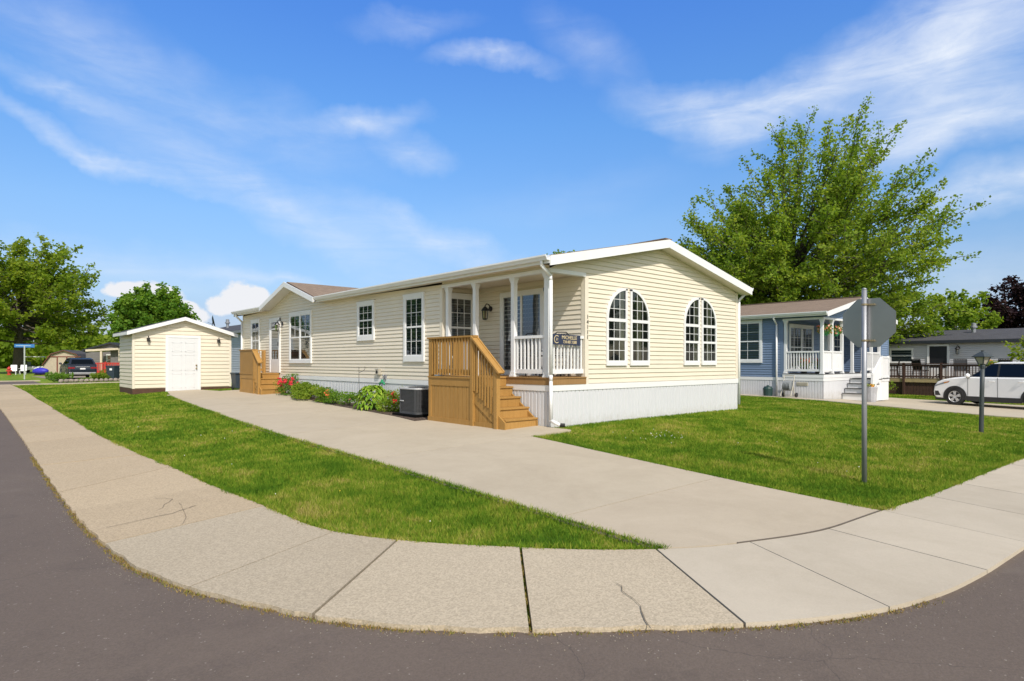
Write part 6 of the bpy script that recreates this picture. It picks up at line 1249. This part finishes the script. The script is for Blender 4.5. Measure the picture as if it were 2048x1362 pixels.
aw = thing('awning', 'long cream awning roof on pale posts over the red deck', 'awning', (3.6, 63.5, 0), -YAW + R(8)); m = MB(); m.prism([(-3.6, 0, 2.32), (3.2, 0, 2.72), (3.2, 0, 2.92), (-3.6, 0, 2.52)], (0, 3.2, 0)); m.build('canopy', mat('cream_metal', (.60, .52, .40), .6), aw)
for x in (-2.2, -.5): m = MB(); m.box((x - .09, .05, 0), (x + .09, .2, 2.5)); m.build('post', mat('cream_metal'), aw)
for x in (.1, .9, 1.7): m = MB(); m.box((x - .3, .6, 1.5), (x + .3, .64, 2.3)); f_o = m.build('window_frame', WHITE, aw); m = MB(); m.box((x - .22, .585, 1.58), (x + .22, .599, 2.22)); m.build('pane', GLASS, f_o)
m = MB(); m.box((-1.6, .66, .3), (3, .7, 2.6)); m.build('porch_wall', mat('taupe_siding'), aw)
rd = thing('red_deck_railing', 'bright red timber deck railing below the cream awning', 'railing', (2.3, 60, 0), -YAW + R(8)); REDP = mat('red_paint', (.42, .035, .025), .6, .1, 3); m = MB(); m.box((-2.4, 0, 1.12), (2.5, .1, 1.22)); m.box((-2.4, 0, .3), (2.5, .08, .42)); m.box((-2.4, -.02, -.1), (2.5, .0, .3)); o = m.build('rails', REDP, rd); m = MB()
for k in range(34): m.box((-2.38 + k * .145, .01, .42), (-2.38 + k * .145 + .085, .04, 1.12))
m.build('balusters', REDP, o)
for x in (-2.4, -.9, .9, 2.45): m = MB(); m.box((x - .06, -.04, -.1), (x + .06, .1, 1.3)); m.build('post', REDP, rd)
th2 = R(91); car('midnight blue wagon parked in front of the beige barn shed, seen from behind', (-1.75, 50.9, Z(-1.75, 50.9)), th2, NP, 4.6, 1.85, 1.62, .34, clad=False, rear=True)
mb = MB(); xs = np.linspace(-3.4, 6, 10); loft(mb, np.c_[xs, np.full(10, 45)], np.c_[xs - .5, np.full(10, 62)], 3, -.02, .05, (.62, .6, .6)); tag(mb.build('driveway', CONC), kind='structure')
# planted bed with a stone edge
ed = thing('stone_edging', 'curved row of grey edging stones round the far corner bed', 'edging', (-1, 40.3, Z(-1, 40))); m = MB(); ek = mat('grey_stone', (.26, .22, .19), .9, .2, 3, .5, 10)
for k in range(27):
    x = -2.9 + k * .27; y = .5 * ((x + .5) / 4) ** 2 - .2; z = Z(x - 1, y + 40.3) - Z(-1, 40); m.ball((x, y, z + .10), (.15, .13, .12), 7, 5, .15)
m.build('stones', ek, ed)
shrub('shrub', 'dark rounded evergreen shrub at the left end of the stone edging', 'shrub', (-3.9, 40.9, Z(-3.9, 41)), (.62, .6, .62), 1500, .10, DKGREEN)
shrub('shrub', 'wide light green shrub in the far bed in front of the red railing', 'shrub', (-1.35, 42.2, Z(-1.35, 42.2)), (.75, .5, .48), 1800, .10, MAPLE); shrub('shrub', 'taller yellow-green shrub in the far bed next to the two bins', 'shrub', (-.7, 44.2, Z(-.7, 44)), (.55, .5, .85), 1200, .10, OLIVE)
shrub('shrub', 'tiny low plant behind the stone edging below the dark wagon', 'shrub', (-2.6, 41.4, Z(-2.6, 41.4)), (.30, .25, .25), 500, .08, MAPLE)
for x, y, lab in ((-.75, 42.2, 'dark blue wheeled bin with a pale label, left of the pair by the shed'), (-.05, 42.6, 'dark blue wheeled bin right against the shed, right of the pair')):
    b = thing('waste_bin', lab, 'bin', (x, y, Z(x, y)), -YAW, 'bins at the far corner'); m = MB(); m.mesh([(-.22, -.25, .05), (.22, -.25, .05), (.22, .25, .05), (-.22, .25, .05), (-.29, -.33, .98), (.29, -.33, .98), (.29, .33, .98), (-.29, .33, .98)], [(0, 3, 2, 1), (4, 5, 6, 7), (0, 1, 5, 4), (1, 2, 6, 5), (2, 3, 7, 6), (3, 0, 4, 7)]); m.build('body', DB, b); m = MB(); m.box((-.31, -.36, .98), (.31, .36, 1.05)); m.build('lid', DB, b)
    for s in (-.22, .22): m = MB(); m.lathe([(.11, -.03), (.11, .03)], (s, .25, .11), 12, 'x'); m.build('wheel', RUBBER, b)
    if 'label' in lab: m = MB(); m.box((-.02, -.345, .72), (.14, -.325, .86)); m.build('sticker', WHITE, b)
ky = thing('covered_boat', 'small boat or tub under a bright blue tarpaulin on the far lawn', 'boat', (-2.6, 70, Z(-2.6, 70)), -YAW); m = MB(); m.ball((0, 0, .34), (.82, .4, .36), 14, 8, .03); m.build('tarpaulin', mat('blue_tarpaulin', (.035, .03, .42), .5, .12, 3), ky, smooth=True); m = MB(); m.box((-.55, -.15, -.1), (.55, .15, .06)); m.build('cradle', DBROWN, ky)
hy_ = thing('fire_hydrant', 'red fire hydrant at the left edge of the photo', 'hydrant', (-5.1, 69.5, Z(-5, 69))); m = MB(); m.lathe([(.20, 0), (.20, .06), (.13, .08), (.13, .55), (.18, .57), (.18, .62), (.14, .72), (.05, .80), (.05, .85)], (0, 0, 0), 12); m.build('barrel', REDP, hy_); m = MB(); m.lathe([(.07, -.24), (.07, .24)], (0, 0, .42), 10, 'x'); m.lathe([(.08, -.24), (.08, 0)], (0, 0, .40), 10, 'y'); m.build('caps', REDP, hy_)
def lawn_chair(lab, x, y): c = thing('lawn_chair', lab, 'chair', (x, y, Z(x, y)), -YAW + .5, 'white chairs under the big tree'); m = MB(); m.box((-.28, -.28, .35), (.28, .28, .40)); [m.tube([(sx, sy, 0), (sx * .9, sy * .9, .36)], .03, 5) for sx in (-.26, .26) for sy in (-.26, .26)]; m.build('seat', WHITE, c); m = MB(); m.mesh([(-.28, .26, .4), (.28, .26, .4), (.25, .42, .98), (-.25, .42, .98), (-.28, .30, .4), (.28, .30, .4), (.25, .46, .98), (-.25, .46, .98)], [(0, 1, 2, 3), (7, 6, 5, 4), (0, 3, 7, 4), (1, 5, 6, 2), (3, 2, 6, 7), (0, 4, 5, 1)]); m.build('backrest', WHITE, c); m = MB(); m.box((-.32, -.28, .58), (-.25, .3, .62)); m.box((.25, -.28, .58), (.32, .3, .62)); m.build('armrests', WHITE, c)
lawn_chair('white plastic chair right of the red hydrant', -4.7, 71.5); lawn_chair('white plastic chair just left of the street sign post', -3.85, 72.5)
gc = thing('golf_cart', 'white golf cart with a flat roof parked behind the blue tarpaulin', 'golf cart', (-2.2, 83, Z(-2, 83)), -YAW + R(20)); m = MB(); m.box((-1.2, -.6, .35), (1.2, .6, .75)); m.box((-1.2, -.6, .75), (-.5, .6, .95)); m.build('body', WHITE, gc, bevel=.08); m = MB(); m.box((-1.0, -.62, 1.85), (.95, .62, 1.93)); m.build('roof', WHITE, gc, bevel=.03); m = MB(); [m.tube([(x, y, .7), (x * .95, y, 1.86)], .025, 5) for x in (-.9, .9) for y in (-.55, .55)]; m.build('posts', BLACK, gc); m = MB(); m.box((-.5, -.5, .75), (.0, .5, .85)); m.box((-.55, -.5, .85), (-.45, .5, 1.3)); m.build('seat', BLACK, gc)
for x in (-.8, .8):
    for s in (-.55, .55): m = MB(); m.lathe([(.24, -.1), (.24, .1)], (x, s, .24), 14, 'y'); m.build('wheel', RUBBER, gc)
